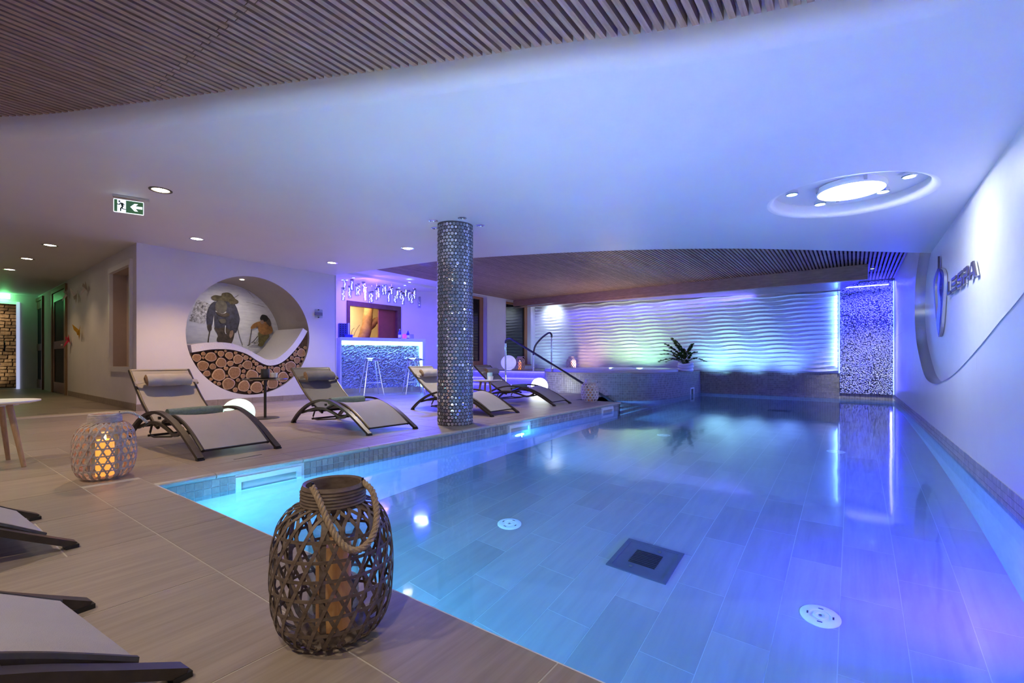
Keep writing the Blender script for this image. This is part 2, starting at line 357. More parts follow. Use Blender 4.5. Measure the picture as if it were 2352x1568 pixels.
# ================================================================== THE SETTING
XL = -3.385; XR = 0.735; YN = 1.0; WATER = -0.13; PF = -1.33          # pool edges, water level, pool floor
XN = -8.57; XFAR = -9.05; XREC = 0.845                                  # niche wall, far window wall, back of the sign recess
def yback(X): return 13.24 - 0.055 * (X - XR)
def cz(X): return 2.5 - 0.0315 * (X + 8.7) if X > -8.7 else 2.5       # plaster ceiling falls towards the pool
def zs(X): return 2.74 - 0.019 * (X + 9.0)                              # far slatted ceiling
NEAR = [(-8.6, -2.4), (-7.5, -1.35), (-6.3, -0.38), (-4.97, 0.53), (-3.93, 1.01), (-2.96, 1.41), (-1.88, 1.85), (-1.31, 2.06), (-0.69, 2.32), (-0.12, 2.49), (0.4, 2.6), (0.95, 2.7)]
FAR = [(-8.57, 5.57), (-5.6, 5.52), (-4.85, 5.62), (-3.41, 5.99), (-2.26, 6.41), (-1.24, 6.93), (-0.285, 7.6), (0.66, 8.29), (0.95, 8.5)]
def smooth_tab(tab):
    c = crom([(a, b, 0) for a, b in tab], 6); return [(p.x, p.y) for p in c]
NEAR_S = smooth_tab(NEAR); FAR_S = smooth_tab(FAR)
unit = MB().box(-.5, .5, -.5, .5, -.5, .5)
def unit_mesh(name, m): return unit.data(name, m)
def bar(name, me, x0, x1, y0, y1, z0, z1, parent): return link(name, me, parent, ((x0+x1)/2, (y0+y1)/2, (z0+z1)/2), None, (x1-x0, y1-y0, z1-z0))

TUB = [(-6.25, 11.4), (-6.25, 10.2), (-6.12, 9.72), (-5.7, 9.53), (-5.2, 9.5), (-4.6, 9.52), (-4.16, 9.62), (-3.85, 9.85), (-3.6, 10.25), (-3.46, 10.9), (-3.41, 11.6), (-3.41, 12.4), (-3.41, 13.46)]
tub = [(p.x, p.y) for p in crom([(a, b, 0) for a, b in TUB], 6)]
tub_path = [(x+.006, y-.006) for x, y in tub]
# ---- floor slab and tiles
fl = MB(); fl.box(-19, -4.35, -2.4, 9.6, -.3, -.0012); fl.box(-4.35, -3.40, -2.4, 7.9, -.3, -.0012); fl.box(-3.40, XREC, -2.4, YN-.012, -.3, -.0012)
floor = struct(fl.obj('floor', M_grout))
tile_me = unit_mesh('floor_tile', M_tile)
G = 0.0025
def tile(x0, x1, y0, y1):
    if x1-x0 > .03 and y1-y0 > .03: bar('floor_tile', tile_me, x0+G, x1-G, y0+G, y1-G, -.012, 0, floor)
xs = [XREC] + [-0.585-.606*k for k in range(15)]
for k, (b, a) in enumerate(zip(xs, xs[1:])):
    off = (0.427, -0.17, 0.15)[(k+2) % 3] if k != 4 else 0.427
    ys = [0.712, off, off-1.2, -2.4]
    ys = [y for y in ys if y >= -2.4]
    for y1, y0 in zip(ys, ys[1:]): tile(a, b, y0, y1)
    if b > -3.6: tile(max(a, -3.675), b, 0.712, YN-.01) if a > -3.4 else tile(max(a, -3.675), b, .712, .985)
ycj = [0.985] + [1.317+.596*k for k in range(12)]; ycj = [y for y in ycj if y < 7.75] + [7.9]
for y0, y1 in zip(ycj, ycj[1:]): tile(-3.675, -3.405, y0, y1)
for k in range(9):
    b = -3.675-.606*k; a = b-.606
    top = 7.9 if b > -4.0 else 9.5
    a = max(a, XN+.01) if b > XN else a
    y = [0.712] + [0.712+off for off in [((0.605, 1.0, 0.2)[k % 3]) + 1.19*i for i in range(9)] if .712+off < top-.1] + [top]
    for y0, y1 in zip(y, y[1:]): tile(a, b, y0, y1)
for k in range(3):
    b = XN-.005-.5*k
    for y0 in (5.6, 6.8, 8.0): tile(b-.5, b, y0, min(y0+1.2, 9.5))
for k in range(15):
    b = -8.92-.606*k
    for y0, y1 in ((-.8, .712), (.712, 1.9), (1.9, 2.28+.034*(-8.57-b))): tile(b-.606, b, y0, y1)
# coping nosing pieces along the deck edge
prof = [(-.012, -.034), (.012, -.034), (.024, -.028), (.03, -.017), (.028, -.007), (.02, -.001), (.01, .0015), (-.012, .0015)]
cop = MB().prism(prof, -.5, .5, 'Y').data('coping_nosing', M_coping, True)
for y0, y1 in zip(ycj, ycj[1:]): link('coping_nosing', cop, floor, (XL-.008, (y0+y1)/2, 0), None, (1, y1-y0-.006, 1))
# hairline drain slots in the deck
slot = unit_mesh('drain_slot', M_black)
for (x, y) in ((570, 1049), (209, 924), (110, 950)):
    p = onz(x, y); link('drain_slot', slot, floor, (p.x, p.y, .0005), (0, 0, R(8)), (.012, .22, .002))

# ---- pool basin
SK = [(1.44, 1.905), (4.55, 5.01), (7.15, 7.6)]; SZ0, SZ1 = -.205, -.052
skh = [[(a+.03, SZ0+.02), (b-.03, SZ0+.02), (b-.03, SZ1-.025), (a+.03, SZ1-.025)] for a, b in SK]
wpl = struct(fill('wall_pool_left', [[(YN, PF), (7.9, PF), (7.9, -.03), (YN, -.03)]] + skh, lambda y, z: (XL, y, z), M_mgrout))
t1 = unit_mesh('mosaic_tile', M_mosaic1)
def in_skimmer(y, z): return any(a-.012 < y < b+.012 and SZ0-.02 < z < SZ1+.02 for a, b in SK)
nt_ = 0
for i in range(58):
    for j in range(4):
        y = YN+.0245+i*.049; z = -.036-.0245-j*.049
        if in_skimmer(y, z): continue
        link('mosaic_tile', t1, wpl, (XL+.002, y, z), None, (.006, .0455, .0455))
mosaic('mosaic_tiles_far', [(XL, YN+58*.049), (XL, 7.9)], -.036-4*.049, -.036, .049, wpl, side=1, skip=lambda p, z: in_skimmer(p.y, z))
wpn = struct(MB().box(XL, XR, YN-.1, YN, PF, -.006).obj('wall_pool_near', M_mgrout))
mosaic('mosaic_tiles_near', [(XL, YN), (XR, YN)], -.25, -.03, .049, wpn, side=-1)
wpr = struct(MB().box(XR, XREC+.1, YN, 13.3, PF, 0).obj('wall_pool_right', M_mgrout))
mosaic('mosaic_tiles_right', [(XR, YN), (XR, 13.2)], -.245, 0.0, .049, wpr, side=-1)
ptile = unit_mesh('pool_floor_tile', M_ptile)
pfl = struct(MB().box(-5.2, XREC, YN-.1, 13.9, PF-.2, PF-.0012).obj('floor_pool', M_pgrout))
cols = [XL] + [-.06+.2745*k for k in range(-12, 3)] + [XR]
for k, (a, b) in enumerate(zip(cols, cols[1:])):
    y = YN - (k % 2) * .32
    while y < 13.2:
        y0, y1 = max(y, YN), min(y+.65, 13.25)
        if y1-y0 > .05: bar('pool_floor_tile', ptile, a+.002, b-.002, y0+.002, y1-.002, PF-.02, PF, pfl)
        y += .65
# entry corner with steps going down into the water
ent = MB()
for i in range(5): ent.box(-4.35+.19*i, -4.35+.19*(i+1), 7.9, 9.55, PF, -.2-.2*i)
ent.box(-4.45, -4.35, 7.9, 9.5, PF, -.0013); ent.box(-4.45, XL, 7.8, 7.9, PF, -.034)
struct(ent.obj('floor_pool_entry', M_ptile))
wat = fill('pool_water', [[(XL, YN), (XR, YN), (XR, yback(XR)-.006), (-3.405, yback(-3.4)-.006)] + [p for p in tub_path[::-1] if p[0] > -4.35] + [(-4.35, 9.5), (-4.35, 7.9), (XL, 7.9)]], lambda x, y: (x, y, WATER), M_water)
tag(wat, 'still blue water filling the tiled swimming pool', 'water')

# ---- white plaster ceiling with rounded near lip and round recess
RC = (-0.05, 5.24); RR = 0.64
ring = [(RC[0]+RR*math.cos(2*math.pi*k/64), RC[1]+RR*math.sin(2*math.pi*k/64)) for k in range(64)]
ceil = struct(fill('ceiling', [[(x, y+.1) for x, y in NEAR_S] + FAR_S[::-1], ring], lambda x, y: (x, y, cz(x)), M_ceil))
def strip(name, tab, prof, m, parent, smooth=True):
    mb = MB(); n = len(prof)
    vs = [(x, y+dy, cz(x)+dz) for x, y in tab for dy, dz in prof]
    fs = [(i*n+j, i*n+j+1, (i+1)*n+j+1, (i+1)*n+j) for i in range(len(tab)-1) for j in range(n-1)]
    return mb.add(vs, fs).obj(name, m, parent, smooth)
lipp = [(0, .5), (0, .1)] + [(.1-.1*math.cos(R(a)), .1-.1*math.sin(R(a))) for a in range(15, 91, 15)]
strip('ceiling_lip', NEAR_S, lipp, M_ceil, ceil)
strip('ceiling_far_edge', FAR_S, [(0, 0), (.006, .012), (.006, .75)], M_ceil, ceil)
# round recess
zc0 = cz(RC[0])
rec = MB()
prof = [(RR+.005, 0), (RR-.02, .004), (RR-.045, .016), (RR-.06, .04), (RR-.062, .10), (RR-.055, .115)]
vs = []; n = 64
for r, dz in prof:
    for k in range(n):
        a = 2*math.pi*k/n; x = RC[0]+r*math.cos(a); vs.append((x, RC[1]+r*math.sin(a), cz(x)+dz))
rec.add(vs, [(i*n+k, i*n+(k+1) % n, (i+1)*n+(k+1) % n, (i+1)*n+k) for i in range(len(prof)-1) for k in range(n)] + [tuple(range((len(prof)-1)*n, len(prof)*n))])
rec.obj('ceiling_recess', M_ceil, ceil, True)
# corridor ceiling
struct(MB().add([(XN, -2.4, 2.4962), (XN, 2.9, 2.4962), (-19, 2.9, 2.4962), (-19, -2.4, 2.4962)], [(0, 1, 2, 3)]).obj('ceiling', M_ceil))
# ---- near slatted ceiling
nearc = struct(MB().box(-8.6, XREC+.1, -2.4, 3.0, 2.80, 2.84).obj('ceiling', M_plenum))
slat = unit_mesh('slat', M_slat)
k = 0; X = -6.4
while X < XREC-.02:
    ye = lerp_tab(NEAR_S, X)+.004; z0 = cz(X)+.12
    j = 1.04 + (0.01 if k % 2 else -.012)
    if ye > j+.1:
        bar('slat', slat, X-.0145, X+.0145, -2.38, j-.002, z0, z0+.05, nearc)
        bar('slat', slat, X-.0145, X+.0145, j+.002, ye, z0, z0+.05, nearc)
    else: bar('slat', slat, X-.0145, X+.0145, -2.38, ye, z0, z0+.05, nearc)
    X += .0512; k += 1
bat = unit_mesh('batten', M_batten)
for y in (-1.6, -.6, .35, 1.04, 1.72, 2.25):
    mb = MB(); x0 = -6.4
    mb.add([(x0, y-.03, cz(x0)+.172), (XREC, y-.03, cz(XREC)+.172), (XREC, y+.03, cz(XREC)+.172), (x0, y+.03, cz(x0)+.172),
            (x0, y-.03, cz(x0)+.21), (XREC, y-.03, cz(XREC)+.21), (XREC, y+.03, cz(XREC)+.21), (x0, y+.03, cz(x0)+.21)],
           [(0,3,2,1),(4,5,6,7),(0,1,5,4),(1,2,6,5),(2,3,7,6),(3,0,4,7)])
    mb.obj('batten', M_batten, nearc)
# ---- far slatted ceiling, beam and soffit
BL, BR = Vector((-9.05, 12.42, 0)), Vector((0.22, 11.0, 0))
def ybeam(X): return BL.y + (BR.y-BL.y)*(X-BL.x)/(BR.x-BL.x)
farc = struct(MB().box(-10.0, XREC+.1, 5.4, 14.0, 3.02, 3.06).obj('ceiling', M_plenum))
X = -9.0; k = 0
while X < XR-.01:
    ya = lerp_tab(FAR_S, X)-.15 if X > -8.37 else 9.0
    yb = ybeam(X)+.05 if X < .2 else 13.2
    bar('slat', slat, X-.0165, X+.0165, ya, yb, zs(X), zs(X)+.05, farc)
    X += .0585; k += 1
for y in (6.9, 7.7, 8.5, 9.3, 10.1, 10.9, 11.7, 12.6):
    mb = MB(); a, b = (-8.4, XR) if y < 10.9 else (-8.4 if y < 11.5 else .15, XR)
    mb.add([(a, y-.02, zs(a)+.052), (b, y-.02, zs(b)+.052), (b, y+.02, zs(b)+.052), (a, y+.02, zs(a)+.052), (a, y-.02, zs(a)+.09), (b, y-.02, zs(b)+.09), (b, y+.02, zs(b)+.09), (a, y+.02, zs(a)+.09)],
           [(0,3,2,1),(4,5,6,7),(0,1,5,4),(1,2,6,5),(2,3,7,6),(3,0,4,7)])
    mb.obj('batten', M_batten, farc)
# plaster band between slats and bar, and the bar ceiling
band = MB(); band.add([(-8.37, 5.6, 2.725), (-8.37, 9.3, 2.725), (-9.0, 9.3, 2.72), (-9.0, 5.6, 2.72)], [(0, 1, 2, 3)])
band.add([(-8.37, 5.6, 2.725), (-8.37, 9.3, 2.725), (-8.37, 9.3, 2.85), (-8.37, 5.6, 2.85)], [(0, 1, 2, 3)])
band.add([(-9.0, 5.55, 2.72), (-9.0, 9.7, 2.72), (-9.0, 9.7, 2.66), (-9.0, 5.55, 2.66)], [(0, 1, 2, 3)])
band.add([(-9.0, 5.55, 2.66), (-9.0, 9.7, 2.66), (-10.1, 9.7, 2.66), (-10.1, 5.55, 2.66)], [(0, 1, 2, 3)])
struct(band.obj('ceiling', M_ceil))
bm_ = thing('ceiling_beam', 'broad larch beam under the slats in front of the wave wall', 'beam')
def beam_piece(name, m, dy0, dy1, top, bl, br, yend=None):
    y0l, y0r = BL.y+dy0, BR.y+dy0; y1l, y1r = BL.y+dy1, BR.y+dy1
    vs = [(BL.x, y0l, bl), (BR.x, y0r, br), (BR.x, y1r, br), (BL.x, y1l, bl), (BL.x, y0l, top(BL.x)), (BR.x, y0r, top(BR.x)), (BR.x, y1r, top(BR.x)), (BL.x, y1l, top(BL.x))]
    return MB().add(vs, [(0,3,2,1),(4,5,6,7),(0,1,5,4),(1,2,6,5),(2,3,7,6),(3,0,4,7)]).obj(name, m, bm_)
beam_piece('front_board', M_beam, 0, .10, lambda x: zs(x)-.002, 2.55, 2.36)
beam_piece('lower_board', M_beam, .03, .16, lambda x: 2.5, 2.50, 2.285)
sof = MB().add([(-9.05, 12.57, 2.56), (.22, 11.14, 2.33), (-.25, yback(-.25), 2.385), (-9.05, yback(-9.05), 2.70),
                (-9.05, 12.57, 2.62), (.22, 11.14, 2.42), (-.25, yback(-.25), 2.46), (-9.05, yback(-9.05), 2.76)],
               [(0,3,2,1),(4,5,6,7),(0,1,5,4),(1,2,6,5),(2,3,7,6),(3,0,4,7)])
sof.obj('soffit_board', M_soffit, bm_)

# ---- niche wall on the left with its round opening
NC = (3.955, 1.19); NR = 1.045; ND = 1.15
circ = [(NC[0]+NR*math.cos(2*math.pi*k/72), NC[1]+NR*math.sin(2*math.pi*k/72)) for k in range(72)]
wl = struct(fill('wall_left', [[(2.28, 0), (5.57, 0), (5.57, 2.5), (2.28, 2.5)], circ], lambda y, z: (XN, y, z), M_plaster))
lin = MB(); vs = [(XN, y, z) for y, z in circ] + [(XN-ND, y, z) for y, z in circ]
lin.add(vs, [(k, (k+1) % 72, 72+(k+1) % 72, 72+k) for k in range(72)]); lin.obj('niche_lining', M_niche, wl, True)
MB().box(XN-.16, XN, 5.565, 5.585, 0, 2.7).obj('wall_end', M_plaster, wl)
struct(MB().box(XN-1.6, XN-.16, 5.56, 5.58, 0, 2.7).obj('wall_bar_left', M_plaster))
# skirting of stone pieces
def skirting(name, p0, p1, h, out, mm=M_base, L=.6):
    p0 = Vector(p0); p1 = Vector(p1); d = (p1-p0); n = max(1, int(round(d.length/L))); u = d.normalized()
    root = None
    for i in range(n):
        a = p0+u*(d.length*i/n+.0015); b = p0+u*(d.length*(i+1)/n-.0015)
        mb = MB(); nn = Vector(out)*.012
        q = [a, b, b+nn, a+nn]
        mb.add([(v.x, v.y, 0.0) for v in q] + [(v.x, v.y, h) for v in q], [(0,3,2,1),(4,5,6,7),(0,1,5,4),(1,2,6,5),(2,3,7,6),(3,0,4,7)])
        if root is None: root = struct(mb.obj(name, mm))
        else: mb.obj('skirting_tile', mm, root)
skirting('baseboard_left', (XN, 2.27, 0), (XN, 5.57, 0), .098, (1, 0, 0))

# ---- corridor: side wall with doors, end wall with glass door
C0 = Vector((XN, 2.28, 0)); CD = Vector((-1, .034, 0)).normalized(); CN = Vector((-.034, -1, 0)).normalized()
def onC(x, y):                                   # pixel -> (distance along corridor wall, height)
    d = ray(x, y); t = (C0-CAM).dot(CN)/d.dot(CN); p = CAM+d*t; return (p-C0).dot(CD), p.z
def CP(s, z, o=0): p = C0+CD*s+CN*o; return (p.x, p.y, z)
def cbox(mb, s0, s1, z0, z1, o0, o1, mi=0):
    q = [(s0, o0), (s1, o0), (s1, o1), (s0, o1)]
    return mb.add([CP(s, z0, o) for s, o in q] + [CP(s, z1, o) for s, o in q], [(0,3,2,1),(4,5,6,7),(0,1,5,4),(1,2,6,5),(2,3,7,6),(3,0,4,7)], mi)
LC = 9.6
# shallow wall cabinet recess
s0, s1 = onC(303, 700)[0], onC(256, 700)[0]; zz0, zz1 = .60, 2.25
wc = struct(fill('wall_corridor', [[(0, 0), (LC, 0), (LC, 2.6), (0, 2.6)], [(s0+.02, zz0+.05), (s1, zz0+.05), (s1, zz1-.05), (s0+.02, zz1-.05)]], lambda s, z: CP(s, z), M_plaster))
skirting('baseboard_corridor', C0, C0+CD*(onC(157, 800)[0]-.02), .105, CN)
wf = thing('wall_recess', 'white framed shallow recess in the corridor wall beside the corner', 'recess', CP((s0+s1)/2, zz0, 0))
off = Vector(wf.location)
def wchild(mb, name, m, parent): o = mb.obj(name, m, parent); o.location = -off; return o
fr = MB(); cbox(fr, s0-.05, s1+.06, zz1-.05, zz1+.03, -.02, .035); wchild(fr, 'frame_rail', M_white, wf)
fr = MB(); cbox(fr, s0-.05, s1+.06, zz0-.03, zz0+.05, -.02, .035); wchild(fr, 'frame_rail', M_white, wf)
fr = MB(); cbox(fr, s0-.05, s0+.02, zz0+.05, zz1-.05, -.02, .035); wchild(fr, 'frame_stile', M_white, wf)
fr = MB(); cbox(fr, s1, s1+.06, zz0+.05, zz1-.05, -.02, .03); wchild(fr, 'frame_stile', M_white, wf)
fr = MB(); cbox(fr, s0, s1+.02, zz0, zz1, -.22, -.20); cbox(fr, s0, s0+.02, zz0+.05, zz1-.05, -.2, -.02); cbox(fr, s1, s1+.02, zz0+.05, zz1-.05, -.2, -.02)
cbox(fr, s0, s1, zz1-.05, zz1-.03, -.2, -.02); cbox(fr, s0, s1, zz0+.03, zz0+.05, -.2, -.02); wchild(fr, 'recess_lining', mat('recess_taupe', (.52, .42, .36), .8, var=.03), wf)
for z in (zz0+.2, zz1-.25): fr = MB(); cbox(fr, s0+.03, s0+.06, z, z+.09, -.199, -.17); wchild(fr, 'hinge', M_black, wf)
def cdoor(name, xa, xb, label, mfr, handle):
    a, b = onC(xa, 800)[0], onC(xb, 800)[0]; H = 2.43
    t = thing(name, label, 'door', CP((a+b)/2, 0, 0)); o = Vector(t.location)
    def ch(mb, nm, m, par=t, sub=False):
        q = mb.obj(nm, m, par)
        if not sub: q.location = -o
        return q
    mb = MB(); cbox(mb, a, b, H-.09, H, -.02, .04); ch(mb, 'door_frame', mfr)
    mb = MB(); cbox(mb, a, a+.10, 0, H-.09, -.02, .04); ch(mb, 'frame_jamb', mfr)
    mb = MB(); cbox(mb, b-.10, b, 0, H-.09, -.02, .04); ch(mb, 'frame_jamb', mfr)
    mb = MB(); cbox(mb, a+.10, a+.28, .02, H-.1, -.01, .02); ch(mb, 'door_stile', M_door)
    mb = MB(); cbox(mb, b-.28, b-.10, .02, H-.1, -.01, .02); ch(mb, 'door_stile', M_door)
    for z0, z1 in ((.02, .25), (1.02, 1.2), (H-.3, H-.1)):
        mb = MB(); cbox(mb, a+.28, b-.28, z0, z1, -.01, .02); ch(mb, 'door_rail', M_door)
    for z0, z1 in ((.25, 1.02), (1.2, H-.3)):
        mb = MB(); cbox(mb, a+.28, b-.28, z0, z1, -.005, .005); ch(mb, 'glass_pane', M_doorglass)
    mb = MB(); cbox(mb, handle(a, b)-.06, handle(a, b)+.06, 1.08, 1.11, .02, .07); ch(mb, 'door_handle', M_chrome)
    t['kind'] = 'structure'; return t
cdoor('door_1', 155, 122, 'dark wooden sauna door with two glass panes next to the paper birds', M_frame_oak, lambda a, b: a+.19)
cdoor('door_2', 101, 75, 'reddish wooden door with two glass panes at the corridor end', M_door, lambda a, b: b-.19)
XE = CP(9.3, 0)[0]
ye0, ye1 = onX(0, 800, XE).y-1.0, onX(45, 800, XE).y
gd_z = 2.30
we = struct(fill('wall_corridor_end', [[(-.8, 0), (2.75, 0), (2.75, 2.6), (-.8, 2.6)], [(ye0, 0.03), (ye1, .03), (ye1, gd_z), (ye0, gd_z)]], lambda y, z: (XE, y, z), M_plaster))
gd = thing('door_3', 'clear glass door with white frame before a lit stone wall', 'door', (XE, (ye0+ye1)/2, 0)); gd['kind'] = 'structure'
go = -Vector(gd.location)
MB().box(XE-.01, XE, ye0, ye1-.05, .03, gd_z-.05).obj('glass_pane', M_pane, gd, loc=go)
MB().box(XE-.03, XE+.03, ye1-.06, ye1, .0, gd_z).obj('frame_jamb', mat('led_white_frame', (.8, .8, .85), .4, var=.02, emit=(.6, .65, 1.0), estr=.35), gd, loc=go)
MB().box(XE-.03, XE+.03, ye0, ye1-.06, gd_z-.06, gd_z).obj('door_frame', mat('led_green_frame', (.7, .8, .75), .4, var=.02, emit=(.35, 1.0, .55), estr=.35), gd, loc=go)
MB().tube([(XE+.04, ye1-.28, 1.0), (XE+.07, ye1-.28, 1.02), (XE+.07, ye1-.28, 1.22), (XE+.04, ye1-.28, 1.24)], .016, 8).obj('door_handle', M_black, gd, loc=go)
# rough stone wall behind the glass door: separate stones
sw = struct(MB().box(XE-1.05, XE-1.0, ye0-.8, ye1+.8, -.0, 2.6).obj('wall_stone', mat('stone_mortar', (.10, .07, .05), .9, var=.2)))
M_stone = mat('rubble_stone', (.55, .37, .23), .85, col2=(.30, .18, .10), scale=12, rnd=.35, bump=.4)
stone_me = MB().add([(-.5,-.45,-.42),(.5,-.5,-.5),(.5,.46,-.4),(-.5,.5,-.5),(-.5,-.5,.46),(.5,-.42,.5),(.5,.5,.44),(-.5,.44,.5)], [(0,3,2,1),(4,5,6,7),(0,1,5,4),(1,2,6,5),(2,3,7,6),(3,0,4,7)]).data('stone', M_stone)
z = .02
while z < 2.4:
    h = random.uniform(.07, .12); y = ye0-.3
    while y < ye1+.45:
        wdt = random.uniform(.12, .26)
        link('stone', stone_me, sw, (XE-1.0+random.uniform(-.01, .015), y+wdt/2, z+h/2), (random.uniform(-.05, .05), 0, 0), (.09, wdt-.012, h-.012)); y += wdt
    z += h
struct(MB().box(XE-1.1, XE, ye0-.9, ye1+.9, -.05, .0).obj('floor', M_tile))
struct(MB().box(-19, XN, -.85, -.8, 0, 2.6).obj('wall_corridor_near', M_plaster))
struct(MB().box(XN-.4, XN-.35, -2.4, -.8, 0, 2.6).obj('wall_left_near', M_plaster))
struct(MB().box(-9, XREC+.3, -2.45, -2.4, 0, 2.9).obj('wall_near', M_plaster))

# ---- bar room
XB = -9.97; BW = (6.80, 8.43, 0.95, 2.20)
wb = struct(fill('wall_bar_back', [[(5.4, 0), (8.46, 0), (8.46, 2.7), (5.4, 2.7)], [(BW[0], BW[2]), (BW[1], BW[2]), (BW[1], BW[3]), (BW[0], BW[3])]], lambda y, z: (XB, y, z), M_plaster))
struct(MB().add([(XB, 8.46, 0), (XFAR, 9.55, 0), (XFAR, 9.55, 2.78), (XB, 8.46, 2.78)], [(0, 1, 2, 3)]).obj('wall_bar_right', M_plaster))
bw = thing('window_1', 'dark wooden serving hatch with sliding panel behind the bar', 'window', (XB, BW[0], 0)); bw['kind'] = 'structure'
bo = -Vector(bw.location)
M_hatch = mat('hatch_frame', (.16, .07, .06), .4, col2=(.11, .045, .04), scale=8)
for (a, b, c, d) in ((BW[0]-.02, BW[1]+.02, BW[3]-.10, BW[3]+.02), (BW[0]-.02, BW[1]+.02, BW[2], BW[2]+.08)): MB().box(XB-.12, XB+.03, a, b, c, d).obj('frame_rail', M_hatch, bw, loc=bo)
for (a, b) in ((BW[0]-.02, BW[0]+.06), (BW[1]-.10, BW[1]+.02)): MB().box(XB-.12, XB+.03, a, b, BW[2]+.08, BW[3]-.1).obj('frame_stile', M_hatch, bw, loc=bo)
MB().box(XB-.10, XB-.06, BW[1]-.65, BW[1]-.10, BW[2]+.08, BW[3]-.1).obj('sliding_panel', mat('panel_red_brown', (.24, .055, .03), .5, var=.1, scale=6), bw, loc=bo)
room = MB(); room.box(XB-1.6, XB-1.55, 5.6, 10.0, 0, 2.8); room.box(XB-1.6, XB-.05, 9.2, 9.25, 0, 2.8); room.box(XB-1.6, XB-.05, 5.6, 5.65, 0, 2.8); room.box(XB-1.6, XB-.02, 5.6, 9.25, 2.5, 2.55)
struct(room.obj('wall_back_room', mat('cream_wall', (.80, .66, .42), .8, var=.03)))
light('back_room_light', 'AREA', (XB-.7, 7.6, 2.4), 22, (1.0, .80, .48), .8, direction=(-.2, 0, -1))

# ---- far window wall
WIN = [(9.75, 11.05), (12.02, 13.45)]; WZ0, WZ1 = .62, 2.70
hol = [[(a, WZ0), (b, WZ0), (b, WZ1), (a, WZ1)] for a, b in WIN]
wfar = struct(fill('wall_far_left', [[(9.5, 0), (yback(XFAR)+.05, 0), (yback(XFAR)+.05, 2.8), (9.5, 2.8)]] + hol, lambda y, z: (XFAR, y, z), M_plaster))
for i, (a, b) in enumerate(WIN):
    t = thing('window_%d' % (i+2), ('larch framed window beside the bar corner', 'larch framed window next to the wave wall')[i], 'window', (XFAR, a, WZ0)); t['kind'] = 'structure'
    o = -Vector(t.location)
    rv = MB(); rv.box(XFAR-.22, XFAR, b-.005, b+.01, WZ0, WZ1); rv.box(XFAR-.22, XFAR, a-.01, a+.005, WZ0, WZ1); rv.box(XFAR-.22, XFAR, a, b, WZ1-.005, WZ1+.01)
    rv.obj('reveal', M_plaster, t, loc=o)
    MB().box(XFAR-.2, XFAR+.03, a, b, WZ0-.03, WZ0+.01).obj('window_sill', M_winframe, t, loc=o)
    for (p, q) in ((a, a+.13), (b-.16, b)): MB().box(XFAR-.22, XFAR-.14, p, q, WZ0, WZ1).obj('frame_stile', M_winframe, t, loc=o)
    for (p, q) in ((WZ0, WZ0+.12), (WZ1-.08, WZ1)): MB().box(XFAR-.22, XFAR-.14, a+.13, b-.16, p, q).obj('frame_rail', M_winframe, t, loc=o)
    MB().box(XFAR-.20, XFAR-.18, a+.13, b-.16, WZ0+.12, WZ1-.08).obj('glass_pane', M_darkglass, t, loc=o)

# ---- raised platform with the round whirlpool tub, steps
wt = MB(); n = len(tub)
wt.add([(x, y, PF) for x, y in tub] + [(x, y, .452) for x, y in tub], [(i, i+1, n+i+1, n+i) for i in range(n-1)])
wtub = struct(wt.obj('wall_tub', M_mgrout, None, True))
PX = Vector((-3.41, 13.1, 0))
mosaic('mosaic_tiles_tub', tub, -.25, .45, .05, wtub, side=1, skip=lambda p, z: abs(p.y-12.62) < .19 and p.x > -3.5 and abs(z+.06) < .12)
pl = MB(); poly = tub + [(-3.41, 13.9), (-9.05, 13.9), (-9.05, 10.3), (-6.25, 10.3)]
plat = struct(fill('floor_platform', [[(-6.25, 10.3)] + [p for p in tub if p[1] < 10.2 or p[0] > -6] + [(-3.41, 13.7), (-9.05, 13.9), (-9.05, 10.3)]], lambda x, y: (x, y, .475), M_base))
ed = MB(); q = [(x, y) for x, y in tub]
ed.add([(x, y, .452) for x, y in q] + [(x*1.0+.012*(1 if x > -3.7 else 0), y-.012*(1 if x <= -3.7 else 0), .452) for x, y in q] + [(x+.012*(1 if x > -3.7 else 0), y-.012*(1 if x <= -3.7 else 0), .478) for x, y in q] + [(x, y, .478) for x, y in q],
       [(k*n+i, k*n+i+1, (k+1)*n+i+1, (k+1)*n+i) for k in range(3) for i in range(n-1)])
ed.obj('platform_edge', M_base, plat)
M_step = mat('step_tile', (.42, .40, .40), .45, var=.1, scale=12)
for i, y in enumerate((9.5, 9.9, 10.3)):
    o = MB().box(-9.05, -6.25, y, 10.4 if i < 2 else 10.31, 0 if i == 0 else .158*i-.01, .158*(i+1)).obj('step_%d' % (i+1), M_step); struct(o); o.name = 'floor_step'
    MB().box(-9.0, -6.3, y-.004, y+.001, .158*(i+1)-.03, .158*(i+1)-.018).obj('step_led', M_led_dim, o)
    light('step_led_light', 'AREA', (-7.6, y-.025, .158*(i+1)-.012), 5, (.06, .05, 1.0), 2.6, size_y=.02, direction=(0, 0, -1))

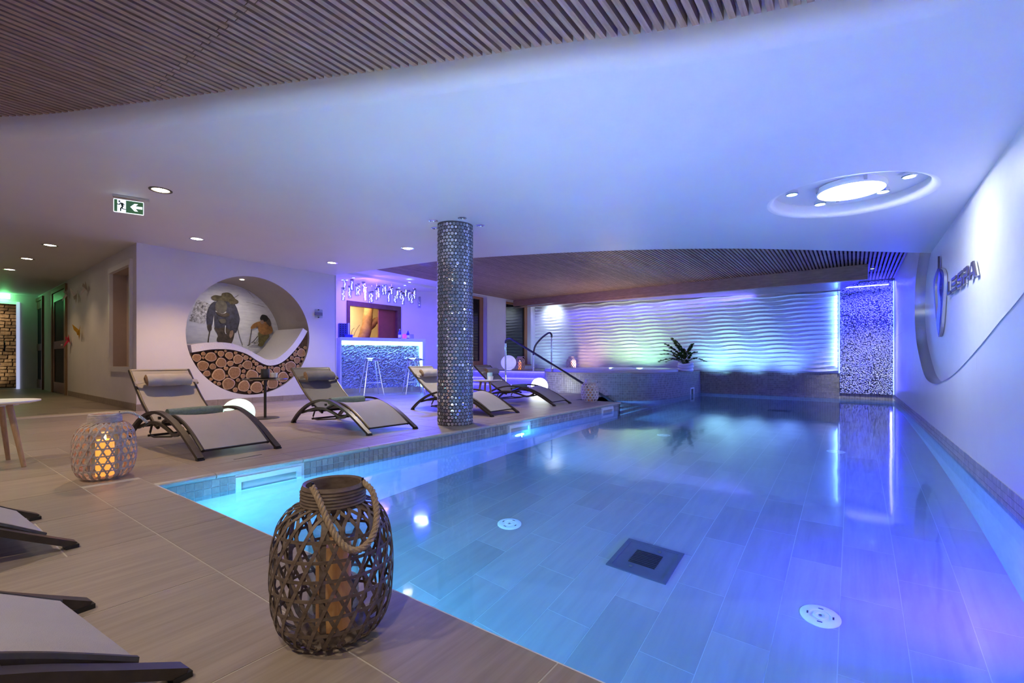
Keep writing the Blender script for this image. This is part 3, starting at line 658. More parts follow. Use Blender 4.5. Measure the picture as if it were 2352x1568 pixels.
# ---- back wall: wave relief, mosaic plinth, waterfall panel
wbk = struct(MB().add([(-9.1, yback(-9.1), PF), (XR+.1, yback(XR+.1), PF), (XR+.1, yback(XR+.1), 2.9), (-9.1, yback(-9.1), 2.9)], [(0, 1, 2, 3)]).obj('wall_back', M_mgrout))
mosaic('mosaic_tiles_back', [(-3.41, yback(-3.41)-.001), (-.25, yback(-.25)-.001)], -.25, .45, .05, wbk, side=1)
mosaic('mosaic_tiles_waterfall', [(-.25, yback(-.25)-.001), (XR, yback(XR)-.001)], -.25, 0, .05, wbk, side=1)
wv = MB(); NXW = 220; p_ = .103; lam = .97; amp = .024; A = .058
xs_ = [-9.05+(8.8)*i/(NXW-1) for i in range(NXW)]; rows = []
k = 0; zb = .452
nrow = 23
for k in range(nrow):
    rows.append(('v', k)); rows.append(('r', k))
vs = []
for kind, k in rows:
    for X in xs_:
        s = math.sin(2*math.pi*X/lam + .35*k) * (0.8+.3*math.sin(k*1.7+X*.9))
        zz = zb + k*p_ + (0 + amp*s*.9 if kind == 'v' else p_*.5 - amp*s)
        zz = min(max(zz, zb), 2.78)
        yy = yback(X) - (.012 if kind == 'v' else .012+A)
        vs.append((X, yy, zz))
fs = [(i*NXW+j, i*NXW+j+1, (i+1)*NXW+j+1, (i+1)*NXW+j) for i in range(len(rows)-1) for j in range(NXW-1)]
wv.add(vs, fs).obj('wave_relief', mat('wave_panel_white', (.80, .80, .80), .55, var=.02), wbk)
MB().add([(-9.05, yback(-9.05)-.04, .475), (-3.41, yback(-3.41)-.04, .475), (-3.41, yback(-3.41), .475), (-9.05, yback(-9.05), .475)], [(0, 1, 2, 3)]).obj('ledge', M_white, wbk)
def waterfall_mat():
    m = bpy.data.materials.new('water_curtain_pebble'); m.use_nodes = True; nt = m.node_tree; N = nt.nodes; L = nt.links
    b = N['Principled BSDF']; b.inputs['Metallic'].default_value = .75; b.inputs['Roughness'].default_value = .28
    geo = N.new('ShaderNodeNewGeometry'); vo = N.new('ShaderNodeTexVoronoi'); vo.inputs['Scale'].default_value = 38
    L.new(geo.outputs['Position'], vo.inputs['Vector'])
    rp = N.new('ShaderNodeValToRGB'); rp.color_ramp.elements[0].color = (.75, .76, .78, 1); rp.color_ramp.elements[1].color = (.10, .10, .12, 1)
    rp.color_ramp.elements[0].position = .25; rp.color_ramp.elements[1].position = .75
    L.new(vo.outputs['Distance'], rp.inputs[0]); L.new(rp.outputs[0], b.inputs['Base Color'])
    bn = N.new('ShaderNodeBump'); bn.inputs['Strength'].default_value = 1.0; bn.inputs['Distance'].default_value = .02; bn.invert = True
    L.new(vo.outputs['Distance'], bn.inputs['Height']); L.new(bn.outputs[0], b.inputs['Normal']); return m
wfp = thing('waterfall_panel', 'tall glittering water curtain panel in the pool corner by the wave wall', 'waterfall', (.24, yback(.24), 0)); o = -Vector(wfp.location)
MB().add([(-.25, yback(-.25)-.05, 0), (XR-.01, yback(XR)-.05, 0), (XR-.01, yback(XR)-.05, 2.53), (-.25, yback(-.25)-.05, 2.53), (-.25, yback(-.25)-.005, 0), (XR-.01, yback(XR)-.005, 0), (XR-.01, yback(XR)-.005, 2.53), (-.25, yback(-.25)-.005, 2.53)],
         [(0,3,2,1),(4,5,6,7),(0,1,5,4),(1,2,6,5),(2,3,7,6),(3,0,4,7)]).obj('pebble_sheet', waterfall_mat(), wfp, loc=o)
MB().box(-.2, .62, 13.02, 13.06, 2.40, 2.42).obj('led_bar', M_led_b, wfp, loc=o)
MB().box(XR-.03, XR-.012, yback(XR)-.075, yback(XR)-.05, 0.0, 2.50).obj('led_profile', M_led_b, wfp, loc=o)
MB().box(-.275, -.255, yback(-.26)-.075, yback(-.26)-.05, .46, 2.36).obj('led_profile', M_led_b, wfp, loc=o)

# ---- right wall: panels, oval sign recess with steel lining
OV = [(-.6, 2.45), (.5, 2.05), (1.5, 1.74), (2.5, 1.43), (3.0, 1.27), (3.65, 1.09), (4.12, .98), (4.74, .83), (5.61, .645), (6.34, .54), (7.12, .485), (7.92, .568), (8.66, .917), (8.93, 1.16), (9.05, 1.46), (8.97, 1.82), (8.75, 2.03), (8.39, 2.21)]
ov = [(p.x, p.y) for p in crom([(a, b, 0) for a, b in OV], 5)]
iM = max(range(len(ov)), key=lambda i: ov[i][0])
low = ov[:iM+1]; YM, ZM = ov[iM]
def zlow(y): return lerp_tab(low, y)
M_wallr = mat('right_wall_panel', (.72, .71, .72), .35, var=.03, scale=2, stretch=(1, 1, 1))
wr = struct(MB().box(XREC+.02, XREC+.06, -2.4, 13.3, -.2, 2.9).obj('wall_right', M_plaster))
yj = [-2.4, -.2, 1.05, 2.3, 3.55, 4.8, 6.05, 7.3, YM, 9.8, 11.05, 12.3, yback(XR)]
for a, b in zip(yj, yj[1:]):
    a_, b_ = a+.0015, b-.0015
    if b <= -.1: polys = [[(a_, 0), (b_, 0), (b_, 2.6), (a_, 2.6)]]
    elif a >= YM-.01: polys = [[(a_, 0), (b_, 0), (b_, 1.27), (a_, 1.27)], [(a_, 1.273), (b_, 1.273), (b_, 2.9), (a_, 2.9)]]
    else:
        yy = [a_] + [y for y, z in low if a_ < y < b_] + [b_]
        polys = [[(a_, 0), (b_, 0)] + [(y, min(zlow(y), 2.6)) for y in yy[::-1]]]
    for pl_ in polys: fill('wall_panel', [pl_], lambda y, z: (XR, y, z), M_wallr, wr)
fill('wall_panel', [[(YM-.0015, ZM)] + ov[iM+1:] + [(8.39, 2.9), (YM-.0015, 2.9)]], lambda y, z: (XR, y, z), M_wallr, wr)
ln = MB(); n = len(ov)
ln.add([(XR-.006, y, z) for y, z in ov] + [(XREC, y, z) for y, z in ov], [(i, i+1, n+i+1, n+i) for i in range(n-1)]); ln.obj('steel_lining', M_steel, wr, True)
fill('recess_back', [[(-2.4, 2.6), (-.65, 2.47)] + ov + [(8.39, 2.3)]], lambda y, z: (XREC, y, z), mat('recess_white', (.80, .80, .81), .35, var=.02), wr)
# ================================================================== THINGS
# ---- column clad in round metal mosaic
CC = Vector((-3.805, 4.055, 0)); CRAD = .208; CH = cz(CC.x)+.01
colm = thing('mosaic_column', 'round column clad in dark and mirrored metal disc mosaic', 'column', CC)
MB().lathe([(CRAD, 0), (CRAD, CH)], 64).obj('shaft', mat('mosaic_column_grout', (.10, .095, .095), .7, var=.1), colm, True)
dm, dk = MB(), MB(); pz = .0375; nper = 32
for r_ in range(int(CH/pz)):
    for c_ in range(nper):
        a0 = 2*math.pi*(c_+.5*(r_ % 2))/nper; z = pz*(r_+.55)
        big = (c_*7+(r_//2)*0) % 3
        rad = (.0185, .0135, .0165)[(c_+2*(r_ % 2)) % 3]
        mirror = ((c_*5+(r_ % 2)*3) % 7 in (0, 2, 4)) or random.random() < .16
        tgt = dm if mirror else dk; n = 12
        vs = []
        for q, (rr, o_) in enumerate(((rad, .000), (rad, .0025), (rad*.86, .0034))):
            for k in range(n):
                t = 2*math.pi*k/n; a = a0+rr*math.cos(t)/CRAD; RR_ = CRAD+o_
                vs.append((RR_*math.cos(a), RR_*math.sin(a), z+rr*math.sin(t)))
        tgt.add(vs, [(q*n+k, q*n+(k+1) % n, (q+1)*n+(k+1) % n, (q+1)*n+k) for q in range(2) for k in range(n)] + [tuple(range(2*n, 3*n))])
stuff(dm.obj('mirror_discs', mat('polished_disc', (.88, .88, .90), .06, 1.0, var=.03, island=.05), colm))
stuff(dk.obj('matte_discs', mat('matte_disc', (.33, .335, .355), .38, .7, var=.08, scale=30, island=.18), colm))

# ---- sun loungers
ARCH = crom([(0, 0, .012), (-.12, 0, .075), (-.26, 0, .15), (-.40, 0, .212), (-.54, 0, .26), (-.74, 0, .303), (-.97, 0, .296), (-1.2, 0, .235), (-1.41, 0, .13), (-1.56, 0, .012)], 4)
ARCH = [(p.x, p.z) for p in ARCH]
INNER = [(p.x, p.z) for p in crom([(-1.40, 0, .13), (-1.25, 0, .165), (-1.08, 0, .20), (-.9, 0, .205), (-.72, 0, .175), (-.55, 0, .135), (-.44, 0, .17), (-.40, 0, .205)], 4)]
LEG = [(p.x, p.z) for p in crom([(-.075, 0, .062), (-.25, 0, .165), (-.42, 0, .243), (-.58, 0, .285), (-.68, 0, .284), (-.80, 0, .245), (-.95, 0, .20), (-1.06, 0, .18)], 5)]
BACK = [(p.x, p.z) for p in crom([(-.98, 0, .165), (-1.08, 0, .20), (-1.22, 0, .28), (-1.37, 0, .375), (-1.53, 0, .505), (-1.70, 0, .655)], 5)]
def sheet(path, w, th, sag=.0, lift=.006):
    mb = MB(); vs = []; m = 7; n = len(path)
    for side in (0, 1):
        for i, (x, z) in enumerate(path):
            for j in range(m):
                v = -w+2*w*j/(m-1); s = sag*(1-(v/w)**2)*math.sin(math.pi*i/(n-1)); vs.append((x, v, z+lift-s-side*th))
    fs = []
    for side in (0, 1):
        b = side*n*m
        for i in range(n-1):
            for j in range(m-1): fs.append((b+i*m+j, b+i*m+j+1, b+(i+1)*m+j+1, b+(i+1)*m+j))
    for i in range(n-1):
        for j in (0, m-1): fs.append((i*m+j, (i+1)*m+j, n*m+(i+1)*m+j, n*m+i*m+j))
    for j in range(m-1):
        for i in (0, n-1): fs.append((i*m+j, i*m+j+1, n*m+i*m+j+1, n*m+i*m+j))
    return mb.add(vs, fs)
def make_lounger(label, msling, mpil, pillow=True):
    t = thing('sun_lounger', label, 'sun lounger', group='sun loungers around the pool')
    for s in (-1, 1):
        MB().rect(ARCH, s*.292-.022, s*.292+.022, .024).obj('arched_rail', M_bronze, t, True)
        MB().rect(INNER, s*.265-.010, s*.265+.010, .026).obj('seat_rail', M_bronze, t, True)
        MB().tube([(x, s*.245, z-.006) for x, z in LEG[:28]], .0145, 8).obj('leg_rail', M_bronze, t, True)
        MB().tube([(x, s*.245, z-.006) for x, z in BACK], .0145, 8).obj('back_rail', M_bronze, t, True)
        MB().tube([(-1.14, s*.235, .20), (-1.20, s*.235, .10), (-1.19, s*.235, .072), (-1.1, s*.235, .066), (-.72, s*.235, .105), (-.58, s*.25, .14)], .009, 8).obj('ratchet_bracket', M_bronze, t, True)
        for x, z in ((-.30, .165), (-.52, .235), (-.86, .255), (-1.14, .23)):
            MB().box(x-.012, x+.012, s*.252-.012, s*.292+.010, z-.012, z+.012).obj('spacer_lug', M_bronze, t)
        for x in (-.008, -1.552): MB().box(x-.02, x+.02, s*.292-.024, s*.292+.024, 0, .014).obj('foot_cap', M_black, t)
    for x, z in ((-.09, .058), (-.55, .14), (-1.19, .072), (-1.36, .145), (-1.69, .64)):
        MB().tube([(x, -.255, z), (x, .255, z)], .011, 8).obj('cross_bar', M_bronze, t, True)
    sheet(LEG, .238, .004, .018).obj('leg_sling', msling, t, True)
    sheet(BACK, .238, .004, .02).obj('back_sling', msling, t, True)
    if pillow:
        px, pz_ = -1.505, .528; d = Vector((-.74, 0, .66)); nrm = Vector((.66, 0, .74))
        mb = MB(); m = 20; prof = []
        NS = 26
        for i in range(NS):
            y = -.18+.36*i/(NS-1); e = abs(y)/.18; k = 1-.10*e**8
            prof.append((y, k))
        vs = []
        for y, k in prof:
            for q in range(m):
                a = 2*math.pi*q/m; u = math.cos(a)*.072*k; v = math.sin(a)*(.055 if math.sin(a) > 0 else .026)*k
                wr_ = .0025*math.sin(40*y+3*a)
                p = Vector((px, y, pz_)) + d*u + nrm*(v+.034+wr_); vs.append(p)
        pil = mb.add(vs, [(i*m+q, i*m+(q+1) % m, (i+1)*m+(q+1) % m, (i+1)*m+q) for i in range(NS-1) for q in range(m)]).obj('head_cushion', mpil, t, True)
        for s, idx in ((-1, 0), (1, NS-1)):
            ring_ = vs[idx*m:(idx+1)*m]; c = sum((Vector(v) for v in ring_), Vector())/m
            e1 = [Vector(v) for v in ring_]; e2 = [c+(v-c)*.55+Vector((0, s*.012, 0)) for v in e1]
            mbe = MB(); mbe.add([tuple(v) for v in e1+e2]+[tuple(c+Vector((0, s*.014, 0)))], [(q, (q+1) % m, m+(q+1) % m, m+q) for q in range(m)]+[(m+q, m+(q+1) % m, 2*m) for q in range(m)])
            mbe.obj('cushion_end', M_pend, pil)
            sp = [Vector((px, s*.19, pz_))+nrm*.03+d*.0, Vector((px, s*.245, pz_))+nrm*.016]
            mbs = MB(); q4 = [sp[0]+d*.02, sp[1]+d*.02, sp[1]-d*.02, sp[0]-d*.02]
            mbs.add([tuple(v) for v in q4]+[tuple(v-nrm*.004) for v in q4], [(0,1,2,3),(7,6,5,4),(0,4,5,1),(1,5,6,2),(2,6,7,3),(3,7,4,0)])
            wrp = [Vector((px, s*.245, pz_))+Vector((0, s*math.cos(a)*.018, 0))+nrm*(math.sin(a)*.018) for a in [R(k) for k in range(90, -100, -30)]]
            for i in range(len(wrp)-1):
                q4 = [wrp[i]+d*.02, wrp[i+1]+d*.02, wrp[i+1]-d*.02, wrp[i]-d*.02]; mbs.add([tuple(v) for v in q4], [(0, 1, 2, 3)])
            mbs.obj('strap', mpil, pil)
    return t
lg = 'sun loungers around the pool'
L1 = make_lounger('taupe sun lounger next to the clubs of glowing ball and round wall niche', M_sling, M_pillow)
L1['label'] = 'taupe sling lounger with cream cushion beside a wicker lantern and glowing ball'
L1.location = (-3.915, 1.715, 0); L1.rotation_euler = (0, 0, R(1))
L2 = make_lounger('taupe sling lounger and cushion darkened to look shaded between side table and mosaic column', M_sling_shaded, M_pillow_shaded)
L2.location = (-3.865, 3.19, 0); L2.rotation_euler = (0, 0, R(-2.5))
for ch in L2.children:
    if ch.name.startswith('leg_sling'): ch.data.materials[0] = M_sling
L3 = copy_tree(L1, (-3.86, 5.12, 0), R(0), 'taupe sling lounger half hidden behind the mosaic column', lg)
L4 = copy_tree(L1, (-3.97, 6.87, 0), R(3), 'taupe sling lounger in front of the bright ball lamp and tub', lg)
F1 = copy_tree(L1, (-2.80, .455, 0), R(92), 'lounger foot end beside the wooden legged table at the deck', lg)
F2 = copy_tree(L1, (-1.565, .40, 0), R(95), 'lounger foot end nearest the large dark wicker lantern', lg)
# rolled towels
def towel(L, label, u=-.87, z=.285):
    mb = MB(); n = 40; turns = 2.6; vs = []; NS = 14; r0 = .02
    pts = []
    for i in range(n+1):
        a = turns*2*math.pi*i/n; r = .012+.040*i/n; pts.append((math.cos(a)*r, math.sin(a)*r))
    W_ = .215
    for j in range(NS):
        y = -W_+2*W_*j/(NS-1)
        for (x, zz) in pts: vs.append((x+.003*math.sin(9*y), y, zz*.92+.002*math.cos(13*y)))
    m = n+1
    mb.add(vs, [(j*m+i, j*m+i+1, (j+1)*m+i+1, (j+1)*m+i) for j in range(NS-1) for i in range(n)])
    for jj in (0, NS-1):
        base = jj*m; mb.f += [tuple(base+i for i in range(m-15, m))]; mb.m += [0]
    o = mb.obj('rolled_towel', M_towel, None, True); tag(o, label, 'towel', 'rolled towels on loungers')
    o.location = L.matrix_basis @ Vector((u, 0, z)); o.rotation_euler = (0, 0, L.rotation_euler.z+R(2)); return o
towel(L1, 'rolled sage green towel on the lounger by the small lantern')
towel(L2, 'rolled sage green towel on the lounger darkened to look shaded')
towel(L4, 'rolled pale towel on the lounger in front of the bright ball')

# ---- wicker lanterns
LP = [(.078, .008), (.108, .010), (.132, .030), (.149, .070), (.156, .12), (.158, .18), (.155, .24), (.147, .285), (.130, .322), (.106, .345), (.078, .354)]
lpv = crom([(a, 0, b) for a, b in LP], 6); LPC = [(p.x, p.z) for p in lpv]
def lsurf(t):
    i = min(int(t*(len(LPC)-1)), len(LPC)-2); f = t*(len(LPC)-1)-i
    return LPC[i][0]+(LPC[i+1][0]-LPC[i][0])*f, LPC[i][1]+(LPC[i+1][1]-LPC[i][1])*f
def ribbon(fn, n, w_, off, th=.0016):
    mb = MB(); vs = []
    P = [fn(i/(n-1)) for i in range(n)]
    for i in range(n):
        p = P[i]; t = (P[min(i+1, n-1)]-P[max(i-1, 0)]).normalized()
        nr = Vector((p.x, p.y, 0)); nr.normalize(); nr = (nr+Vector((0, 0, .0 if .06 < p.z < .29 else (1.2 if p.z > .29 else -1.2)*(abs(p.z-.175)-.115)/.06))).normalized()
        s_ = t.cross(nr).normalized()*w_/2; q = p+nr*off
        vs += [q+s_+nr*th/2, q-s_+nr*th/2, q-s_-nr*th/2, q+s_-nr*th/2]
    fs = [(i*4+k, i*4+(k+1) % 4, i*4+4+(k+1) % 4, i*4+4+k) for i in range(n-1) for k in range(4)]
    return mb.add(vs, fs)
def diag(sign, a0, twist):
    def fn(t):
        r, z = lsurf(t); a = a0+sign*twist*(z-.18)/.35+sign*.9*((max(0, .03-z)+max(0, z-.33))/.03)*.25; return Vector((r*math.cos(a), r*math.sin(a), z))
    return fn
def hoop(z):
    r = lerp_tab([(b, a) for a, b in LPC], z); return lambda s: Vector((r*math.cos(2*math.pi*s), r*math.sin(2*math.pi*s), z))

def zig(n): return 2*math.pi/n
def make_lantern(name, label, mb_, mrope, rope, lit, joined=False, nd=22, wd=.0088, ribs=True):
    dz_ = .0455; TW = zig(nd)*.35/(2*dz_); HT = [.18+dz_*(k+.5) for k in range(-12, 12) if .03 < .18+dz_*(k+.5) < .325]
    t = thing(name, label, 'lantern', group='wicker lanterns with candles')
    base = []
    if joined:
        j = MB()
        for k in range(nd):
            for s in (1, -1):
                r_ = ribbon(diag(s, zig(nd)*k, TW), 24, wd*1.15, s*.0012); j.add(r_.v, r_.f)
        for h in HT: r_ = ribbon(hoop(h), 25, wd*1.1, 0); j.add(r_.v, r_.f)
        j.obj('weave', mb_, t)
    else:
        ma = ribbon(diag(1, 0, TW), 26, wd, .0014).data('weave_strip', mb_, True); mc = ribbon(diag(-1, 0, TW), 26, wd, -.0014).data('weave_strip', mb_, True)
        for k in range(nd):
            for me in (ma, mc): link('weave_strip', me, t, rot=(0, 0, zig(nd)*k+random.uniform(-.02, .02)))
        for h in HT: ribbon(hoop(h), 49, wd*.95, random.uniform(-.0005, .0005)).obj('weave_hoop', mb_, t, True)
        if ribs:
            rm = ribbon(lambda s: (lambda rz: Vector((rz[0]-.007, 0, rz[1])))(lsurf(s)), 22, .015, 0).data('inner_rib', mb_, True)
            for k in range(6): link('inner_rib', rm, t, rot=(0, 0, k*math.pi/3+.3))
    MB().lathe([(.068, .345), (.079, .345)]+[(.084+(.0022 if k % 2 else 0)-(.003 if k > 9 else 0), .352+.0042*k) for k in range(13)]+[(.079, .408), (.071, .404), (.070, .36), (.068, .345)], 36).obj('neck_ring', mb_, t, True)
    MB().lathe([(.001, .0), (.095, 0), (.098, .008), (.09, .014), (.001, .014)], 32).obj('base_disc', mb_, t, True)
    MB().lathe([(.066, .016), (.066, .285), (.063, .285), (.063, .016)], 28).obj('glass_cylinder', M_pane, t, True)
    can = MB().lathe([(.0005, .016), (.046, .016), (.046, .235), (.044, .242), (.034, .236), (.0005, .232)], 24).obj('candle', M_candle_lit if lit else M_candle, t, True)
    MB().lathe([(.0005, .236), (.007, .246), (.006, .262), (.0005, .284)], 10).obj('flame', M_flame, can, True) if lit else MB().tube([(0, 0, .23), (0, .001, .245)], .0012, 6).obj('wick', M_black, can)
    if rope:
        path = crom(rope, 10); rp = MB()
        if joined: rp.tube(path, .0075, 6)
        else:
            L_ = 0; prev = path[0]; fr_ = []
            dirs = [(path[min(i+1, len(path)-1)]-path[max(i-1, 0)]).normalized() for i in range(len(path))]
            fine = []
            for i in range(len(path)-1):
                for k in range(5): fine.append(path[i].lerp(path[i+1], k/5))
            for s in range(3):
                pp = []; Ln = 0; nn = None
                for i, p in enumerate(fine):
                    tt = (fine[min(i+1, len(fine)-1)]-fine[max(i-1, 0)]).normalized()
                    if nn is None: nn = tt.cross(Vector((.3, .2, 1))).normalized()
                    nn = (nn-tt*nn.dot(tt)).normalized(); bb = tt.cross(nn)
                    if i: Ln += (p-fine[i-1]).length
                    a = Ln*170+s*2.094; pp.append(p+(nn*math.cos(a)+bb*math.sin(a))*.0042)
                rp.tube(pp, .0048, 6)
        h = rp.obj('rope_handle', mrope, t, True)
        for e in (path[0], path[-1]):
            MB().tube([e+Vector((0, 0, .012)), e+Vector((0, 0, -.004)), e+Vector((-e.x*.1, -e.y*.1, -.03))], .0035, 6).obj('wire_hook', M_black, t)
    return t
def to_view(a):  # local offset (right, towards camera) -> world XY for a thing seen from the camera
    return a
v1 = Vector((-1.165, .735, 0)).normalized(); r1 = Vector((.735, 1.165, 0)).normalized()
e_ = lambda a, b, z: tuple(r1*a - v1*b + Vector((0, 0, z)))
LN1 = make_lantern('wicker_lantern', 'large dark wicker lantern with thick rope handle on the pool corner tiles', M_bamboo_d, M_rope,
    [e_(-.052, .055, .412), e_(-.035, .095, .385), e_(-.012, .130, .335), e_(.02, .158, .288), e_(.055, .160, .272), e_(.09, .140, .292), e_(.105, .105, .335), e_(.098, .06, .385), e_(.075, .02, .405)], False)
LN1.location = (-1.155, .745, 0)
LN2 = make_lantern('wicker_lantern', 'pale wicker lantern with lit candle next to the cream lounger', M_bamboo_w, M_rope_w,
    [(.035, .065, .405), (.06, .10, .41), (.075, .135, .395), (.085, .17, .365), (.088, .195, .335)], True, nd=22, wd=.0095)
LN2.location = (-3.84, .86, 0)
LNj = make_lantern('wicker_lantern', 'pale wicker lantern at the far deck corner beside the water', M_bamboo_p, M_rope_w, [(.05, .05, .40), (.07, .09, .405), (.09, .13, .37)], False, joined=True, nd=15, wd=.0115)
LNj.location = (-3.86, 7.66, 0)
p5 = (-8.2, 11.6, .475)
LNk = make_lantern('wicker_lantern', 'pale wicker lantern with lit candle on the platform between the two windows', M_bamboo_w, M_rope_w, [(.05, .05, .40), (.07, .09, .405), (.09, .13, .37)], True, joined=True, nd=15, wd=.0115)
LNk.location = p5
copy_tree(LNj, (-7.15, 12.9, .475), 1.1, 'pale wicker lantern on the platform in front of the wave wall')
for (p, e) in (((-3.84, .86, .27), .12), ((-8.2, 11.6, .74), .4), ((-3.86, 7.66, .27), .05)): light('candle_light', 'POINT', p, e, (1.0, .42, .12), .02)

# ---- glowing balls
def ball(loc, r, m, label, fl=.97):
    t = thing('ball_lamp', label, 'lamp', loc, group='ball lamps')
    MB().sphere((0, 0, r*fl+.006), r, 36, 20, fl).obj('globe', m, t, True); MB().lathe([(.001, 0), (r*.45, 0), (r*.45, .012), (.001, .012)], 24).obj('base_ring', M_whitep, t); return t
ball((-5.47, 2.36, 0), .165, M_ball, 'mint glowing ball lamp on the floor behind the cream lounger')
ball((-5.65, 8.75, 0), .185, M_ball_w, 'bright white ball lamp on the deck against the mosaic tub')
ball((-8.0, 10.75, .475), .22, M_ball_b, 'pale lilac ball lamp on the platform near the first window')
light('ball_lamp_light', 'POINT', (-5.65, 8.75, .186), 22, (1.0, .95, .84), .2)
light('ball_lamp_light', 'POINT', (-5.47, 2.36, .166), 1.6, (.8, 1.0, .85), .18)

# ---- side tables and cups
st_ = thing('side_table', 'thin dark metal side table on one leg in front of the log niche', 'table', (-6.15, 2.98, 0))
MB().lathe([(.001, 0), (.17, 0), (.17, .006), (.16, .01), (.001, .01)], 40).obj('base_plate', M_bronze, st_); MB().tube([(0, 0, .008), (0, 0, .50)], .017, 12).obj('pole', M_bronze, st_, True)
MB().lathe([(.001, .50), (.26, .50), (.265, .507), (.26, .514), (.001, .514)], 48).obj('table_top', M_bronze, st_, True)
r2 = Vector((.807, .591, 0))
tr_ = MB().lathe([(.001, .004), (.14, .004), (.15, .0), (.158, .012), (.152, .012), (.142, .008), (.001, .008)], 40).obj('serving_tray', M_black, None, True); tag(tr_, 'flat black round tray on the metal side table', 'tray'); tr_.location = Vector((-6.15, 2.98, .514))-r2*.03
def cup(name, loc, r, h, m, label, cat='cup', taper=.8, group=None):
    o = MB().lathe([(.001, .0), (r*taper, 0), (r*taper*1.03, .004), (r, h), (r*.94, h), (r*taper*.93, .01), (.001, .008)], 28).obj(name, m, None, True); o.location = loc; return tag(o, label, cat, group)
M_slate = mat('slate_ceramic', (.06, .062, .068), .35, var=.1)
cup('tumbler', Vector((-6.15, 2.98, .5225))+r2*.0, .052, .115, M_slate, 'dark slate tumbler on the black tray', 'tumbler', .95)
cup('white_cup', Vector((-6.15, 2.98, .5265))+r2*.115, .045, .062, M_whitep, 'small white cup beside the dark tumbler')
def wood_table(loc, h, r, label, mtop, legs):
    t = thing('side_table', label, 'table', loc)
    MB().lathe([(.001, h-.022), (r*.80, h-.022), (r, h-.008), (r, h), (.001, h)], 48).obj('table_top', mtop, t, True)
    MB().lathe([(.001, h-.034), (r*.55, h-.034), (r*.55, h-.022), (.001, h-.022)], 32).obj('under_plate', mtop, t)
    for a in legs: MB().tube([(math.cos(a)*r*.55, math.sin(a)*r*.55, h-.03), (math.cos(a)*r*.98, math.sin(a)*r*.98, 0)], [.019, .013], 14).obj('leg', M_oak, t, True)
    return t
pL = onz(55, 1072); a0 = math.atan2(.22, .33)
wood_table((pL.x-.245*math.cos(a0), pL.y-.245*math.sin(a0), 0), .46, .25, 'white topped side table on oak legs next to the left lantern', M_white, [a0, a0+2.09, a0+4.19])
M_tabtop = mat('pale_table_top', (.62, .57, .50), .4, var=.05)
T2 = Vector((-4.85, 5.92, 0))
wood_table(T2, .43, .25, 'pale round side table on oak legs between the far loungers', M_tabtop, [R(-30), R(-95), R(140)])
cup('white_cup', T2+Vector((.10, -.02, .43)), .042, .062, M_whitep, 'white cup in front of the aqua tumbler')
cup('tumbler', T2+Vector((.0, .08, .43)), .045, .12, mat('aqua_glass', (.50, .75, .78), .2, var=.03), 'pale aqua tumbler on the far side table', 'tumbler', .92)

# ---- niche: mural, mattress, logs
XM = XN-ND+.004
def zm(x, y): return (400+x/4.6125, 600+y/4.6125)
def onm(p, X=XM): q = onX(*zm(*p), X); return (q.y, q.z)
mur = thing('wall_mural', 'printed mural of two climbers in snow at the back of the niche', 'mural', (XM, NC[0], 0)); mo = -Vector(mur.location)
ground = [(NC[0]+(NR-.002)*math.cos(2*math.pi*k/72), NC[1]+(NR-.002)*math.sin(2*math.pi*k/72)) for k in range(72)]
M_snow = mat('print_snow', (.74, .75, .78), .7, col2=(.60, .61, .66), scale=3, stretch=(1, 2, 8))
o = fill('printed_snow', [ground], lambda y, z: (XM, y, z), M_snow, mur); o.location = mo
cnt = [0]
def deco(name, pts, m, smooth=True):
    P2 = [onm(p) for p in pts]
    if smooth and len(P2) > 4: c = crom([(a, b, 0) for a, b in P2], 4, True); P2 = [(p.x, p.y) for p in c]
    P2 = [p for p in P2 if math.hypot(p[0]-NC[0], p[1]-NC[1]) < NR-.004]
    cnt[0] += 1
    o = fill(name, [P2], lambda y, z: (XM+.0012*cnt[0], y, z), m, mur); o.location = mo; return o
def stroke(name, pts, w_, m):
    c = crom([(*onm(p), 0) for p in pts], 6); l = []; r = []
    for i, p in enumerate(c):
        t = (c[min(i+1, len(c)-1)]-c[max(i-1, 0)]).normalized(); nn = Vector((-t.y, t.x, 0))*w_/2; l.append(p+nn); r.append(p-nn)
    cnt[0] += 1; n = len(c)
    o = MB().add([(XM+.0012*cnt[0], p.x, p.y) for p in l+r], [(i, i+1, n+i+1, n+i) for i in range(n-1)]).obj(name, m, mur); o.location = mo
M_rock = mat('print_rock', (.85, .85, .86), .7, col2=(.05, .045, .04), scale=26, detail=6)
Mp = lambda n, c, c2=None: mat('print_'+n, c, .7, col2=c2 or [k*.55 for k in c], scale=14)
M_navy = Mp('navy', (.075, .075, .115), (.035, .033, .045)); M_brown = Mp('brown', (.11, .085, .065), (.045, .035, .03)); M_olive = Mp('olive', (.16, .135, .075), (.06, .05, .03)); M_cap = Mp('cap', (.15, .135, .11), (.085, .078, .066))
M_orange = Mp('orange', (.42, .20, .06), (.20, .10, .04)); M_skin = Mp('tan', (.40, .27, .20)); M_trou = Mp('trouser', (.20, .17, .06), (.08, .07, .035)); M_ink = Mp('ink', (.03, .03, .03)); M_paper = Mp('white', (.75, .75, .75), (.55, .55, .56))
deco('printed_rock', [(158, 620), (195, 520), (250, 412), (330, 432), (385, 465), (360, 520), (345, 600), (318, 658), (230, 648), (180, 640)], M_rock)
stroke('printed_ridge', [(510, 195), (640, 235), (760, 300), (850, 390)], .012, M_rock); stroke('printed_ridge', [(760, 430), (880, 460), (960, 485)], .010, M_rock)
deco('printed_rock', [(1030, 700), (1108, 672), (1105, 690), (1050, 712)], M_ink, False)
stroke('printed_axe', [(378, 735), (366, 800), (358, 862)], .020, M_brown)
deco('printed_arm', [(440, 430), (390, 450), (350, 530), (342, 640), (362, 690), (400, 680), (415, 600), (432, 540)], M_navy)
